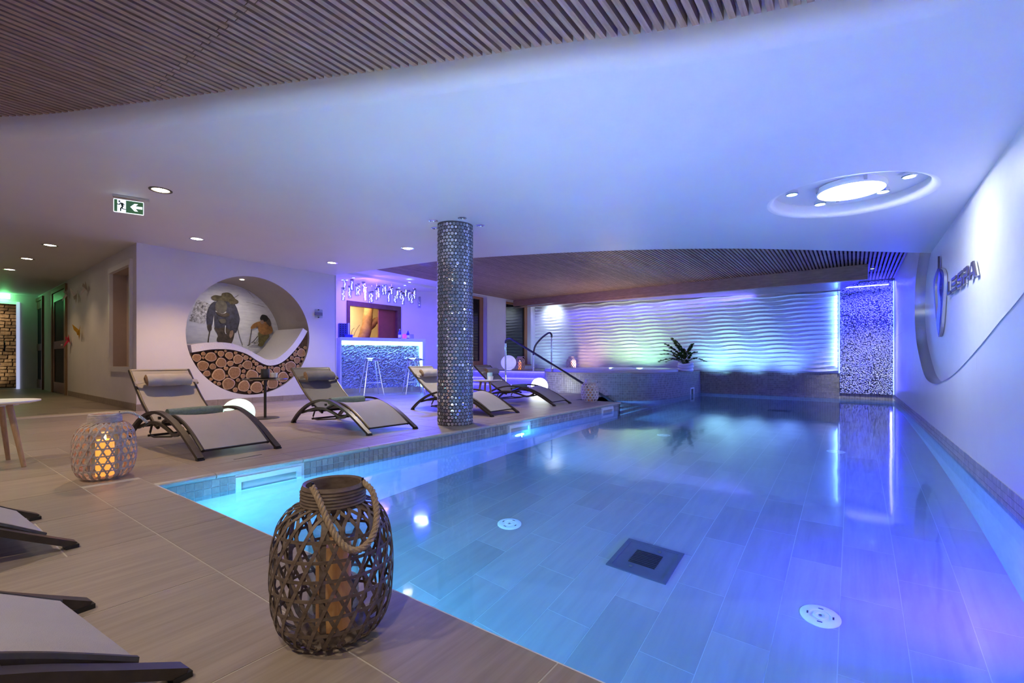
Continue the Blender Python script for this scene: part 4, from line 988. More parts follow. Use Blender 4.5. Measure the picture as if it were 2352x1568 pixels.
deco('printed_hand', [(355, 670), (392, 672), (395, 725), (370, 742), (350, 700)], M_brown)
deco('printed_legs', [(430, 690), (620, 690), (640, 745), (610, 860), (560, 875), (470, 862), (450, 820), (462, 780)], M_brown)
deco('printed_coat', [(440, 430), (520, 408), (600, 430), (650, 470), (688, 580), (690, 640), (655, 752), (600, 735), (540, 700), (440, 705), (425, 620), (430, 540)], M_navy)
deco('printed_pack', [(390, 382), (430, 358), (495, 365), (505, 340), (560, 330), (605, 348), (640, 392), (676, 420), (668, 446), (600, 455), (560, 425), (430, 418)], M_olive)
stroke('printed_axe', [(600, 395), (645, 378), (680, 356)], .006, M_ink)
deco('printed_cap', [(430, 470), (455, 425), (500, 415), (545, 440), (555, 500), (530, 550), (480, 555), (440, 520)], M_cap)
stroke('printed_goggle_strap', [(435, 525), (470, 552), (515, 556), (548, 535)], .012, M_paper)
deco('printed_scarf', [(440, 535), (500, 556), (560, 545), (585, 575), (520, 590), (465, 570)], M_brown)
deco('printed_hand', [(590, 740), (620, 735), (615, 790), (590, 815), (580, 780)], M_skin)
deco('printed_buckles', [(475, 615), (535, 612), (540, 650), (500, 660), (478, 640)], M_cap)
stroke('printed_strap', [(540, 680), (535, 740), (545, 770)], .014, M_paper); stroke('printed_rope', [(668, 705), (690, 800), (720, 885)], .010, M_cap)
deco('printed_legs', [(890, 750), (985, 760), (1000, 800), (960, 850), (930, 900), (885, 892), (888, 820)], M_trou)
deco('printed_jacket', [(890, 640), (950, 636), (1010, 660), (1038, 740), (1000, 772), (940, 778), (895, 750), (880, 690)], M_orange)
deco('printed_arm', [(892, 640), (835, 662), (805, 700), (818, 716), (880, 690)], M_orange)
deco('printed_pack', [(960, 590), (1000, 605), (1020, 660), (1010, 690), (970, 650)], M_brown)
deco('printed_hood', [(903, 604), (925, 566), (972, 575), (990, 610), (960, 640), (915, 625)], M_ink)
deco('printed_face', [(905, 625), (935, 620), (948, 650), (925, 668), (906, 650)], M_skin, False)
stroke('printed_axe', [(812, 715), (800, 800), (785, 880)], .014, M_brown); stroke('printed_axe', [(770, 895), (830, 850), (880, 790)], .014, M_ink)
deco('printed_rock', [(790, 880), (850, 850), (885, 860), (880, 885), (830, 885)], M_rock)

top_px = [(178, 886), (250, 872), (400, 857), (560, 862), (680, 890), (800, 945), (900, 1000), (985, 1040), (1070, 1036), (1150, 985), (1230, 910), (1300, 820), (1345, 745), (1366, 708)]
bot_px = [(1412, 740), (1380, 800), (1320, 890), (1240, 985), (1150, 1065), (1060, 1100), (980, 1098), (880, 1050), (780, 985), (660, 945), (540, 930), (400, 932), (280, 950), (190, 965)]
XMF = XN-.015
tp = [(p.x, p.y) for p in crom([(*onm(p, XMF), 0) for p in top_px], 5)]; bp = [(p.x, p.y) for p in crom([(*onm(p, XMF), 0) for p in bot_px], 5)]
def clampc(p, r=NR-.012):
    d = math.hypot(p[0]-NC[0], p[1]-NC[1]); return p if d < r else (NC[0]+(p[0]-NC[0])*r/d, NC[1]+(p[1]-NC[1])*r/d)
tp = [clampc(p) for p in tp]; bp = [clampc(p) for p in bp]
bed = thing('niche_mattress', 'white wave shaped lounging mattress laid on the logs in the round niche', 'mattress', (XN-.5, NC[0], 0)); bo_ = -Vector(bed.location)
loop = tp+bp; n = len(loop)
mb = MB().add([(XMF, y, z) for y, z in loop], [tuple(range(n))]); o = mb.obj('front_edge', M_matt, bed, loc=bo_)
mb = MB(); XBK = XN-ND+.09
def back_clamp(p): return clampc(p, NR-.02)
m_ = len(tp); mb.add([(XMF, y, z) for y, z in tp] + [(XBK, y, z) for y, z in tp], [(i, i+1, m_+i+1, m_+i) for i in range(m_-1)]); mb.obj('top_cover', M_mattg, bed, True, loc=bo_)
m_ = len(bp); mb = MB(); mb.add([(XMF, y, z) for y, z in bp] + [(XBK, y, z) for y, z in bp], [(i, i+1, m_+i+1, m_+i) for i in range(m_-1)]); mb.obj('underside', M_matt, bed, loc=bo_)
mb = MB(); q = [bp[0], tp[-1]]; mb.add([(XMF, *tp[-1]), (XMF, *bp[0]), (XBK, *bp[0]), (XBK, *tp[-1]), (XMF, *tp[0]), (XMF, *bp[-1]), (XBK, *bp[-1]), (XBK, *tp[0])], [(0, 1, 2, 3), (4, 5, 6, 7)]); mb.obj('end_cover', M_matt, bed, loc=bo_)
logs = thing('log_stack', 'stacked round log ends filling the lower part of the niche', 'logs', (XN-.05, NC[0], .15)); lo = -Vector(logs.location)
bs = sorted(bp); 
def zbot(y): return lerp_tab(bs, y)
XLF = XN-.03
base_poly = [p for p in circ if p[1] < zbot(p[0])-.0]
bpoly = [(NC[0]+(NR-.004)*math.cos(R(a)), NC[1]+(NR-.004)*math.sin(R(a))) for a in range(195, 366, 5)]
bpoly = [p for p in bpoly if p[1] < zbot(p[0])-.01]
fill('bark_backing', [bpoly + [(y, z-.004) for y, z in bs[::-1] if bpoly[0][0]+.01 < y < bpoly[-1][0]-.01]], lambda y, z: (XLF-.035, y, z), M_bark, logs).location = lo
lme = MB()
n = 18
wob = [1+.05*math.sin(3*2*math.pi*k/n+.5)+.03*math.sin(5*2*math.pi*k/n) for k in range(n)]
for (r_, x_) in ((1, -.06), (1, .0), (.96, .006), (.84, .008)): lme.v += [(x_, wob[k]*r_*math.cos(2*math.pi*k/n), wob[k]*r_*math.sin(2*math.pi*k/n)) for k in range(n)]
for i, mi in ((0, 2), (1, 1), (2, 1)):
    for k in range(n): lme.f.append((i*n+k, i*n+(k+1) % n, (i+1)*n+(k+1) % n, (i+1)*n+k)); lme.m.append(mi)
lme.f.append(tuple(range(3*n, 4*n))); lme.m.append(0)
lmesh = lme.data('log', [M_log, M_logring, M_bark])
placed = []; rr = random.Random(5); tries = 0
sizes = [.105]*9 + [.085]*18 + [.066]*34 + [.052]*50 + [.042]*60 + [.034]*70 + [.028]*60 + [.022]*60
for s in sizes:
    best = None
    for _ in range(420):
        y = rr.uniform(NC[0]-NR, NC[0]+NR); z = rr.uniform(.12, 1.0)
        if math.hypot(y-NC[0], z-NC[1]) > NR-.01-s*.98: continue
        if min(zbot(y)-z, zbot(y-s*.7)-z-s*.35, zbot(y+s*.7)-z-s*.35) < s*1.0: continue
        if any(math.hypot(y-a, z-b) < s+c+.002 for a, b, c in placed): continue
        if best is None or z < best[1]: best = (y, z)
        if s < .06: break
    if best: placed.append((*best, s))
for y, z, s in placed:
    link('log', lmesh, logs, Vector((XLF+rr.uniform(-.006, .004), y, z))+lo, (rr.uniform(0, 6), 0, 0), (1, s*rr.uniform(.95, 1.04), s*rr.uniform(.92, 1.02)))
# clear acrylic notice beside the niche
pq = onX(731, 720, XN)
nt = thing('wall_notice', 'small clear acrylic notice plate with grey text on the niche wall', 'sign', (XN, pq.y, pq.z))
MB().box(.012, .016, -.085, .085, -.085, .085).obj('clear_plate', M_pane, nt); MB().box(.016, .018, -.082, .082, -.035, .025).obj('grey_print', mat('notice_print', (.22, .21, .25), .6, var=.2, scale=60), nt)
for z in (-.075, .075): MB().tube([(0, 0, z), (.022, 0, z)], .010, 10).obj('standoff', M_black, nt)
# ---- bar counter
BA = Vector((-9.14, 6.05, 0)); BD = Vector((-8.30, 7.80, 0)); bu = (BD-BA).normalized(); bn_ = Vector((bu.y, -bu.x, 0)); BLn = (BD-BA).length; brz = math.atan2(bu.y, bu.x)
bar_t = thing('bar_counter', 'white bar counter with glowing LED edge and crinkled silver front', 'bar', BA, brz)
# local frame: x along the front, -y towards the guests
BH = 1.27
MB().box(0, BLn, -.03, .55, BH-.075, BH).obj('counter_top', M_white, bar_t)
MB().box(BLn-.075, BLn, -.03, .55, 0, BH-.075).obj('end_leg', M_white, bar_t)
MB().box(0.0, .03, -.03, .55, 0, BH-.075).obj('end_leg', M_white, bar_t)
def foil_mat():
    m = bpy.data.materials.new('crinkled_foil'); m.use_nodes = True; nt = m.node_tree; N = nt.nodes; L = nt.links; b = N['Principled BSDF']
    b.inputs['Metallic'].default_value = .9; b.inputs['Roughness'].default_value = .18
    geo = N.new('ShaderNodeNewGeometry'); n1 = N.new('ShaderNodeTexNoise'); n1.inputs['Scale'].default_value = 13; n1.inputs['Detail'].default_value = 5; n1.inputs['Distortion'].default_value = 1.6
    L.new(geo.outputs['Position'], n1.inputs['Vector']); rp = N.new('ShaderNodeValToRGB'); rp.color_ramp.elements[0].color = (.16, .17, .25, 1); rp.color_ramp.elements[1].color = (.62, .64, .72, 1)
    L.new(n1.outputs['Fac'], rp.inputs[0]); L.new(rp.outputs[0], b.inputs['Base Color'])
    bp_ = N.new('ShaderNodeBump'); bp_.inputs['Strength'].default_value = 1.0; bp_.inputs['Distance'].default_value = .035; L.new(n1.outputs['Fac'], bp_.inputs['Height']); L.new(bp_.outputs[0], b.inputs['Normal']); return m
fm = MB(); NX, NZ = 70, 40; rf = random.Random(3)
vs = [(.03+(BLn-.135)*i/(NX-1), .045+rf.uniform(-.010, .010), .13+(BH-.30)*j/(NZ-1)) for j in range(NZ) for i in range(NX)]
fm.add(vs, [(j*NX+i, j*NX+i+1, (j+1)*NX+i+1, (j+1)*NX+i) for j in range(NZ-1) for i in range(NX-1)]).obj('foil_front', foil_mat(), bar_t, recalc=False)
MB().box(.03, BLn-.10, .02, .08, .012, .13).obj('plinth', M_steel, bar_t)
MB().box(.03, BLn-.075, .0, .05, BH-.165, BH-.08).obj('led_strip', M_led, bar_t)
MB().box(BLn-.13, BLn-.08, .0, .05, .13, BH-.165).obj('led_strip', M_led, bar_t)
light('bar_led_light', 'AREA', BA+bu*(BLn/2)+bn_*.02+Vector((0, 0, BH-.17)), 6, (.15, .4, 1.0), 1.7, size_y=.04, direction=bn_*.8+Vector((0, 0, -1)))
# bar stools
def make_stool(label):
    t = thing('bar_stool', label, 'stool', group='bar stools at the counter')
    M_al = mat('polished_aluminium', (.78, .78, .80), .16, 1.0, var=.03); sh = .77
    pts = [(-.19, -.20), (.19, -.20), (.20, .02), (.10, .20), (-.10, .20), (-.20, .02)]
    # faceted open seat frame
    seat = MB(); z = sh
    up = [(x, y, z+(.05 if y > .1 else .02 if y > -.1 else 0)) for x, y in pts]
    for i in range(6): seat.tube([up[i], up[(i+1) % 6]], .011, 6)
    for a, b in ((0, 3), (1, 4), (2, 5), (0, 2), (1, 5)): seat.tube([up[a], (0, 0, z-.03), up[b]], .010, 6)
    seat.add([up[1], up[2], (0, 0, z-.03), up[0], up[5], up[3], up[4]], [(0, 1, 2), (3, 2, 4), (5, 2, 6)])
    seat.obj('seat', M_al, t)
    for sx, sy in ((-1, -1), (1, -1), (-1, 1), (1, 1)):
        MB().tube([(sx*.10, sy*.09, z-.03), (sx*.215, sy*.20, 0)], [.013, .011], 8).obj('leg', M_al, t, True)
    zf = .27; k = .10+(.215-.10)*(1-zf/(z-.03)); ky = .09+.11*(1-zf/(z-.03))
    for a, b in (((-k, -ky), (k, -ky)), ((k, -ky), (k, ky)), ((-k, ky), (-k, -ky))): MB().tube([(*a, zf), (*b, zf)], .009, 8).obj('foot_rest', M_al, t, True)
    return t
S0 = make_stool('polished metal bar stool nearest the niche wall at the counter')
S0.location = (-8.50, 6.40, 0); S0.rotation_euler = (0, 0, brz+R(4))
copy_tree(S0, (-8.02, 7.18, 0), brz+R(-3), 'polished metal bar stool in the middle of the counter')
copy_tree(S0, (-7.62, 8.05, 0), brz+R(6), 'polished metal bar stool partly hidden behind the mosaic column')
# things on the counter
def onbar(x, y, d=.25): p = BA+bu*0; dd = ray(x, y); q0 = BA-bn_*d; t = (q0-CAM).dot(bn_)/dd.dot(bn_); p = CAM+dd*t; return Vector((p.x, p.y, BH))
def bottle(loc, r, h, m, label):
    t = thing('bottle', label, 'bottle', loc, group='bottles on the bar')
    MB().lathe([(.001, 0), (r, 0), (r, h*.58), (r*.85, h*.68), (r*.38, h*.78), (r*.34, h*.9), (r*.001, h*.9)], 20).obj('bottle_body', m, t, True); MB().lathe([(r*.42, h*.9), (r*.42, h), (.001, h)], 14).obj('cap', M_chrome, t, True); MB().lathe([(r*1.01, h*.12), (r*1.01, h*.42)], 20).obj('paper_label', M_whitep, t, True); return t
M_bb = mat('blue_glass', (.05, .05, .35), .08, var=.05); M_pk = mat('pink_glass', (.8, .18, .65), .12, var=.1, emit=(1, .1, .7), estr=.15)
bottle(onbar(918, 770), .035, .24, M_bb, 'tall blue bottle at the hatch side of the counter'); bottle(onbar(937, 772), .035, .22, M_bb, 'blue bottle between pink jar and clear glass')
def jar(x, m, label, h=.12, r=.05):
    o = MB().lathe([(.001, 0), (r*.9, 0), (r, .01), (r, h*.75), (r*.9, h*.8), (r*.95, h), (r*.85, h), (r*.8, h*.78), (r*.9, .012), (.001, .01)], 22).obj('jar', m, None, True); o.location = onbar(x, 771); tag(o, label, 'glass', 'glassware on the bar')
jar(929, M_pk, 'pink glass jar between the two blue bottles'); jar(946, M_crystal, 'clear drinking glass at the end of the row of bottles')
bl = thing('blue_box', 'small bright blue tray box beside the speaker on the counter', 'box', onbar(801, 768), brz); MB().prism([(-.07, 0), (.07, 0), (.085, .065), (-.085, .065)], -.05, .05, 'Y').obj('tray', mat('blue_plastic', (.06, .07, .7), .4, var=.05), bl); MB().box(-.088, .088, -.053, .053, .065, .070).obj('rim', mat('blue_rim', (.1, .12, .85), .4, var=.05), bl)
sp = thing('speaker_cabinet', 'navy perforated cabinet standing on the counter by the niche wall', 'speaker', onbar(786, 770, .42)+bu*.03, brz)
MB().box(-.11, .11, -.10, .10, 0, .33).obj('cabinet', mat('navy_cabinet', (.07, .07, .24), .5, var=.1), sp); MB().box(.08, .115, -.104, -.095, 0, .34).obj('edge_trim', M_white, sp)
hm = MB()
for i in range(3):
    for j in range(7): hm.lathe([(.001, 0), (.011, 0), (.011, .004), (.001, .004)], 8, 0, Matrix.Translation((-.08+.055*i, -.1, .03+.045*j)) @ Matrix.Rotation(R(90), 4, 'X'))
stuff(hm.obj('perforations', M_black, sp))
# tree trunk seen through the hatch
def bark_trunk():
    t = thing('tree_trunk', 'bare forked tree trunk standing in the warm room behind the hatch', 'trunk', (XB-.75, 7.9, 0))
    X = XB-.75; t.location = (X, onX(830, 770, X).y, 0); o = -Vector(t.location)
    P = lambda x, y: onX(x, y, X)
    a = [P(822, 830), P(829, 800), P(838, 768), P(843, 745), P(845, 725), P(847, 708), P(848, 690)]
    a[0].z = 0
    MB().tube(crom(a, 4), [.17]*5+[.15]*6+[.13]*6+[.12]*8, 14).obj('stem', mat('trunk_bark', (.30, .15, .06), .8, col2=(.2, .09, .035), scale=14), t, True, loc=o)
    b = [P(846, 752), P(856, 743), P(864, 736), P(870, 733)]
    MB().tube(crom(b, 4), [.11]*5+[.09]*4+[.075]*4, 12).obj('branch', MATS['trunk_bark'], t, True, loc=o)
    for k, (x0, x1) in enumerate(((806, 814), (812, 826))): MB().tube(crom([P(x0, 772), P((x0+x1)/2-1, 758), P(x1, 746 if k else 753)], 5), .006, 5).obj('twig', M_bark, t, loc=o)
bark_trunk()
# hanging crystal tubes
PD = [(300,370,630),(265,570,850),(410,530,800),(455,390,630),(560,500,750),(605,480,730),(705,440,680),(745,570,850),(845,650,900),(885,650,890),(985,585,840),(1030,530,790),(1125,470,730),(1175,470,730),(1255,640,890),(1310,560,710),(1390,720,900),(1435,590,810),(1505,650,840),(1555,680,940),(1620,580,770),(1680,620,870),(1745,680,920),(1805,590,820),(1910,770,1010)]
M_bead = mat('crystal_bead_glint', (.80, .82, .95), .08, .6, var=.2, scale=60, emit=(.6, .65, 1.0), estr=1.1)  # beads glow by themselves to stand in for crystal sparkle
rp_ = random.Random(11)
for i, (x, ya, yb) in enumerate(PD):
    px, pa, pb = 760+x/9.408, 600+ya/9.408, 600+yb/9.408
    X = -9.66+.20*(i % 4)
    a, b = onX(px, pa, X), onX(px, pb, X); r_ = .045 if i not in (8, 9) else .05; h = max(.18, a.z-b.z)
    t = thing('crystal_pendant', 'wide clear crystal tube pendant above the hatch window' if i in (8, 9) else 'clear crystal tube pendant hanging over the bar', 'pendant', (a.x, a.y, a.z-h), group='crystal tube pendants over the bar')
    MB().lathe([(r_, 0), (r_, h), (r_*.9, h), (r_*.9, .01), (.001, .01), (.001, 0), (r_, 0)], 14).obj('glass_tube', M_crystal, t, True)
    MB().lathe([(r_*1.04, h-.012), (r_*1.04, h+.004), (.001, h+.004)], 14).obj('cap', M_chrome, t)
    bd = MB()
    for k in range(9): bd.sphere((rp_.uniform(-.4, .4)*r_, rp_.uniform(-.4, .4)*r_, .03+h*.75*k/9), rp_.uniform(.010, .017), 7, 5)
    stuff(bd.obj('bead_column', M_bead, t, True)); MB().tube([(0, 0, h), (0, 0, 2.66-(a.z-h))], .0012, 4).obj('wire', M_chrome, t)

# ---- downlights
DL = []
def downlight(loc, r, label, mlamp, rim, grp, power=0, col=WARM):
    t = thing('downlight', label, 'light', loc, group=grp)
    MB().lathe([(r, -.001), (r, -.006), (r*.78, -.008), (r*.74, .0), (r*.72, .012)], 28).obj('rim', rim, t, True); MB().lathe([(.0005, -.002), (r*.72, -.002)], 24).obj('lens', mlamp, t)
    DL.append(t)
    if power: light('downlight_light', 'SPOT', (loc[0], loc[1], loc[2]-.03), power, col, r*.6, direction=(0, 0, -1), spot=115, blend=.7)
    return t
for x, y, pw in ((369, 436, 60), (452, 548, 75), (762, 603, 45), (936, 570, 110), (115, 562, 14), (62, 593, 14), (22, 618, 14)):
    zc = 2.4
    for _ in range(20): p = onz(x, y, zc); zc = cz(p.x)
    zc = min(zc, 2.496)
    downlight((p.x, p.y, zc-.0), .095, 'round recessed warm downlight in the plaster ceiling', M_lamp, M_bronze if y in (436,) else M_chrome, 'warm ceiling downlights', pw, (1.0, .66, .36) if x < 700 else (1.0, .88, .78))
    DL[-1]['label'] = {369: 'bronze rimmed downlight in the ceiling beside the exit sign', 452: 'lit downlight in the ceiling in front of the round niche', 762: 'lit downlight in the ceiling where the niche wall meets the bar', 936: 'lit downlight in the ceiling between the column and the bar'}.get(x, 'lit downlight in the corridor ceiling before the glass door')
for x, y, lab in ((995, 506, 'a'), (1062, 500, 'b'), (1103, 517, 'c'), (1000, 523, 'd')):
    zc = 2.35
    for _ in range(20): p = onz(x, y, zc); zc = cz(p.x)
    downlight((p.x, p.y, zc), .052, 'unlit steel spotlight in the ceiling around the mosaic column', M_steel, M_chrome, 'spotlights around the column')
for x, y in ((812, 637.5), (940.5, 647.5), (930, 655), (916.5, 661), (787.5, 642.5), (796.5, 643)):
    p = onz(x, y, 2.655) if y != 647.5 and y != 637.5 else onz(x, y, 2.655)
    downlight((p.x, p.y, 2.657), .05, 'small round spot in the bar ceiling', M_lamp_b, M_chrome, 'bar ceiling spots')
# ---- fittings of the round ceiling recess
zr = cz(RC[0])+.112
pc = thing('pool_ceiling_lamp', 'large bright round lamp in the ceiling recess over the pool', 'lamp', (RC[0]+.03, RC[1]+.03, zr))
MB().lathe([(.001, 0), (.262, 0), (.27, -.03), (.262, -.05), (.255, -.05)], 48).obj('housing', M_white, pc, True); MB().lathe([(.0005, -.052), (.2, -.052), (.255, -.045)], 48).obj('diffuser', M_lamp_big, pc, True)
for k in range(4): MB().box(-.012, .012, -.012, .06, -.04, 0).obj('clip', M_steel, pc, loc=(.27*math.cos(.4+k*1.571), .27*math.sin(.4+k*1.571), 0))
for k, (ax, ay) in enumerate(((-.42, -.10), (.43, -.10), (.27, .24), (-.22, .36))):
    s_ = thing('recess_spot', 'small blue white spot next to the big round ceiling lamp', 'light', (RC[0]+ax, RC[1]+ay, cz(RC[0]+ax)+.11), group='spots in the ceiling recess')
    MB().lathe([(.001, 0), (.05, 0), (.055, -.03), (.045, -.035)], 24).obj('housing', M_chrome, s_, True); MB().lathe([(.0005, -.034), (.044, -.034)], 20).obj('lens', M_lamp_b, s_)

# ---- exit sign hanging from the ceiling
A0 = onz(262, 445, 2.40); B0 = onz(327, 456, 2.40)
ea = Vector((-6.0, 1.415, 0)); eb = Vector((-5.915, 1.63, 0)); eu = (eb-ea).normalized(); ez = cz(-5.95)
ex = thing('exit_sign', 'lit green exit sign with running figure and arrow below the ceiling', 'sign', (ea.x, ea.y, ez), math.atan2(eu.y, eu.x)); Lx = (eb-ea).length
EZ0, EZ1 = -.165, -.042
MB().box(-.01, Lx+.05, -.025, .025, -.02, 0).obj('ceiling_bracket', M_steel, ex)
MB().box(0, Lx, -.004, .004, EZ0, EZ1).obj('acrylic_panel', mat('exit_green', (.06, .16, .08), .4, var=.1, emit=(.10, .30, .12), estr=.12), ex)
M_exw = emitter('exit_white', (.75, .88, 1.0), .9)
for (a, b, c, d) in ((-.003, Lx+.003, EZ0-.005, EZ0), (-.003, Lx+.003, EZ1, EZ1+.005), (-.005, 0, EZ0, EZ1), (Lx, Lx+.004, EZ0, EZ1)): MB().box(a, b, -.006, .006, c, d).obj('edge_strip', M_exw, ex)
E_ = lambda u, v: (Lx*u, EZ0+(EZ1-EZ0)*v)
MB().prism([E_(.11, .02), E_(.40, .02), E_(.40, .98), E_(.11, .98)], -.0055, -.004, 'Y').obj('doorway_print', M_exw, ex)
MB().prism([E_(.55, .52), E_(.70, .82), E_(.82, .82), E_(.73, .62), E_(.97, .62), E_(.97, .42), E_(.73, .42), E_(.82, .20), E_(.70, .20)], -.0055, -.004, 'Y').obj('arrow_print', M_exw, ex)
M_exd = mat('exit_figure', (.02, .05, .035), .5, var=.1); fig = MB()
fig.lathe([(.0005, 0), (.009, 0)], 12, 0, Matrix.Translation((*[E_(.18, .86)[0]], -.0062, E_(.18, .86)[1])) @ Matrix.Rotation(R(90), 4, 'X'))
for pl_ in ([(.20, .78), (.30, .76), (.33, .45), (.26, .42)], [(.10, .58), (.20, .56), (.22, .74), (.19, .76), (.18, .64), (.10, .66)], [(.30, .76), (.37, .60), (.35, .56), (.28, .70)], [(.26, .45), (.20, .30), (.20, .06), (.24, .06), (.25, .28), (.31, .42)], [(.29, .46), (.30, .30), (.40, .28), (.40, .22), (.27, .24), (.26, .44)]):
    fig.prism([E_(*p) for p in pl_], -.0068, -.0056, 'Y')
fig.obj('running_figure', M_exd, ex)
# green emergency lamps and detector in the corridor
def cthing(name, label, cat, x, y): s, z = onC(x, y); return thing(name, label, cat, CP(s, z, .0), math.atan2(CD.y, CD.x)+math.pi), s, z
em, s, z = cthing('emergency_lamp', 'glowing green emergency lamp above the wooden sauna door', 'lamp', 137, 634)
MB().box(-.10, .10, -.09, -.015, -.06, .05).obj('body', mat('green_glow', (.4, .9, .5), .4, var=.05, emit=(.25, 1.0, .35), estr=4), em); MB().box(-.11, .11, -.015, -.002, -.07, .06).obj('back_plate', M_whitep, em)
light('emergency_light', 'POINT', Vector(em.location)+Vector((.05, -.22, -.03)), 2.2, (.2, 1.0, .35), .05)
dt, s, z = cthing('wall_unit', 'small pale plastic alarm unit between the two wooden doors', 'alarm', 108, 653)
MB().box(-.16, .16, -.08, -.002, -.10, .10).obj('housing', M_whitep, dt); MB().box(-.10, .10, -.09, -.08, -.05, .02).obj('lens', mat('pale_lens', (.6, .8, .7), .3, var=.05), dt)
g2 = thing('emergency_lamp', 'glowing green emergency lamp over the glass door', 'lamp', (XE+.05, onX(7, 660, XE).y, gd_z+.12)); MB().box(-.04, .05, -.12, .12, -.05, .06).obj('body', MATS['green_glow'], g2); MB().box(-.05, -.04, -.13, .13, -.06, .07).obj('back_plate', M_whitep, g2)
light('emergency_light', 'POINT', (XE+.2, onX(7, 660, XE).y, gd_z+.05), 1.0, (.2, 1.0, .35), .05)
light('stone_wall_light', 'SPOT', (XE-.35, ye1-.6, 2.5), 60, (1.0, .75, .5), .05, target=(XE-1.0, ye1-.5, 1.2), spot=120, blend=1)
light('stone_wall_light', 'SPOT', (XE-.5, ye1-.6, .1), 20, (1.0, .75, .5), .05, target=(XE-1.0, ye1-.5, .7), spot=120, blend=1)
# paper birds on the corridor wall
def bird(x, y, col, label, rot, sz=.16):
    t, s, z = cthing('paper_bird', label, 'bird', x, y)
    m = mat('bird_'+label.split()[0]+label.split()[1], col, .7, var=.05)
    Rm = Matrix.Rotation(rot, 4, 'Y')
    MB().add([(-1.0, 0, 0), (-.2, -.12, .12), (1.0, 0, .10), (-.2, -.12, -.14), (-.2, .02, 0)], [(0, 1, 2), (0, 2, 3), (0, 4, 1), (0, 3, 4), (1, 4, 2), (2, 4, 3)], 0, Matrix.Translation((0, -.03, 0)) @ Rm @ Matrix.Scale(sz, 4)).obj('body', m, t)
    for k, q in enumerate(([(-.25, -.10, .05), (.35, -.10, .05), (.75, -.6, .95), (.1, -.45, .75)], [(-.25, -.10, -.02), (.35, -.10, .0), (.45, -.5, -1.0), (-.1, -.35, -.75)])):
        MB().add(q+[(a, b+.02, c) for a, b, c in q], [(0,1,2,3),(7,6,5,4),(0,4,5,1),(1,5,6,2),(2,6,7,3),(3,7,4,0)], 0, Matrix.Translation((0, -.03, 0)) @ Rm @ Matrix.Scale(sz, 4)).obj('wing', m, t)
bird(160, 675, (.72, .68, .60), 'white paper bird closest to the wooden door', R(50)); bird(181, 682, (.74, .70, .62), 'white paper bird with wings spread between two others', R(-60))
bird(204, 660, (.60, .52, .46), 'greyish paper bird highest on the corridor wall', R(55)); bird(188, 764, (.75, .42, .03), 'yellow paper bird on the corridor wall', R(-70)); bird(164, 780, (.55, .02, .06), 'red paper bird on the corridor wall', R(50))

# ---- handrails
def rail(name, label, segs):
    t = thing(name, label, 'handrail', segs[0][1][0]); o = -Vector(t.location)
    for nm, pts, r_, m in segs: MB().tube(crom(pts, 6) if len(pts) > 2 else pts, r_, 12).obj(nm, m, t, True, loc=o)
YH = 8.78
rail('pool_handrail', 'long sloping steel handrail running down into the pool entry', [('post', [(-6.62, YH, 0), (-6.62, YH, .6), (-6.62, YH, 1.18)], .021, M_chrome),
    ('grip', [(-6.62, YH, 1.16), (-6.60, YH, 1.235), (-6.5, YH, 1.265), (-6.38, YH, 1.215), (-5.9, YH, .965), (-5.2, YH, .595), (-4.6, YH, .28), (-3.95, YH, -.06), (-3.7, YH, -.2)], .024, M_darkrail)])
YH2 = 9.85
P = lambda x, y: onY(x, y, YH2)
pa, pb = P(1225, 815), P(1267, 775)
rail('tub_handrail', 'short curved steel handrail at the tub steps', [('post', [(pa.x, YH2, .478), (pa.x, YH2, pa.z)], .020, M_chrome),
    ('grip', [tuple(pa), tuple(P(1229, 795)), tuple(P(1241, 779)), tuple(P(1254, 768)), tuple(P(1262, 764)), tuple(P(1266.5, 768)), tuple(pb)], .023, M_darkrail), ('post', [(pb.x, YH2, pb.z), (pb.x, YH2, .478)], .020, M_chrome)])
# ---- whirlpool tub
tb = thing('whirlpool_tub', 'round white whirlpool tub rim set into the tiled platform', 'tub', (-5.15, 11.35, .475))
MB().lathe([(1.70, 0), (1.70, .05), (1.67, .075), (1.55, .08), (1.50, .06), (1.46, .005)], 80).obj('rim', mat('tub_acrylic', (.78, .78, .82), .15, var=.02), tb, True)
MB().lathe([(.0005, .032), (1.48, .032)], 64).obj('water_surface', mat('tub_water', (.30, .36, .44), .06, var=.05), tb)

# ---- zz plant in white pot
pp = onz(1573, 852, .50)
PLx, PLy = -4.05, 12.6
d = ray(1575, 850); PLp = CAM+d*(11.9/d.dot(FW))
pl_t = thing('potted_plant', 'dark green feathery plant in a white wavy pot on the tub edge', 'plant', (PLp.x, PLp.y, .475))
pot = MB(); prof = [(.12, 0), (.15, .0), (.165, .04), (.15, .07), (.175, .11), (.155, .145), (.17, .18), (.15, .21), (.13, .20), (.12, .16)]
prof = [(a.x, a.z) for a in crom([(r, 0, z) for r, z in prof], 4)]
n = 40; vs = []
for r, z in prof:
    for k in range(n): a = 2*math.pi*k/n; zz = z+.018*math.sin(2*a+z*9)*min(1, z*12); vs.append((r*math.cos(a)*1.15, r*math.sin(a)*1.15, max(0, zz)))
pot.add(vs, [(i*n+k, i*n+(k+1) % n, (i+1)*n+(k+1) % n, (i+1)*n+k) for i in range(len(prof)-1) for k in range(n)]).obj('pot', M_whitep, pl_t, True)
MB().lathe([(.001, .17), (.15, .17)], 24).obj('soil', M_bark, pl_t)
rl = random.Random(4)
def zz(x, y): return Vector(CAM+ray(1480+x/14.25, 760+y/14.25)*(PLp-CAM).dot(FW)/1.0)-Vector(pl_t.location)
STEMS = [(860, 250), (720, 430), (1100, 330), (1590, 440), (2010, 1000), (470, 1000), (540, 760), (620, 640), (1440, 1210), (1330, 620), (980, 440), (1700, 700), (730, 1010), (1300, 830), (860, 560)]
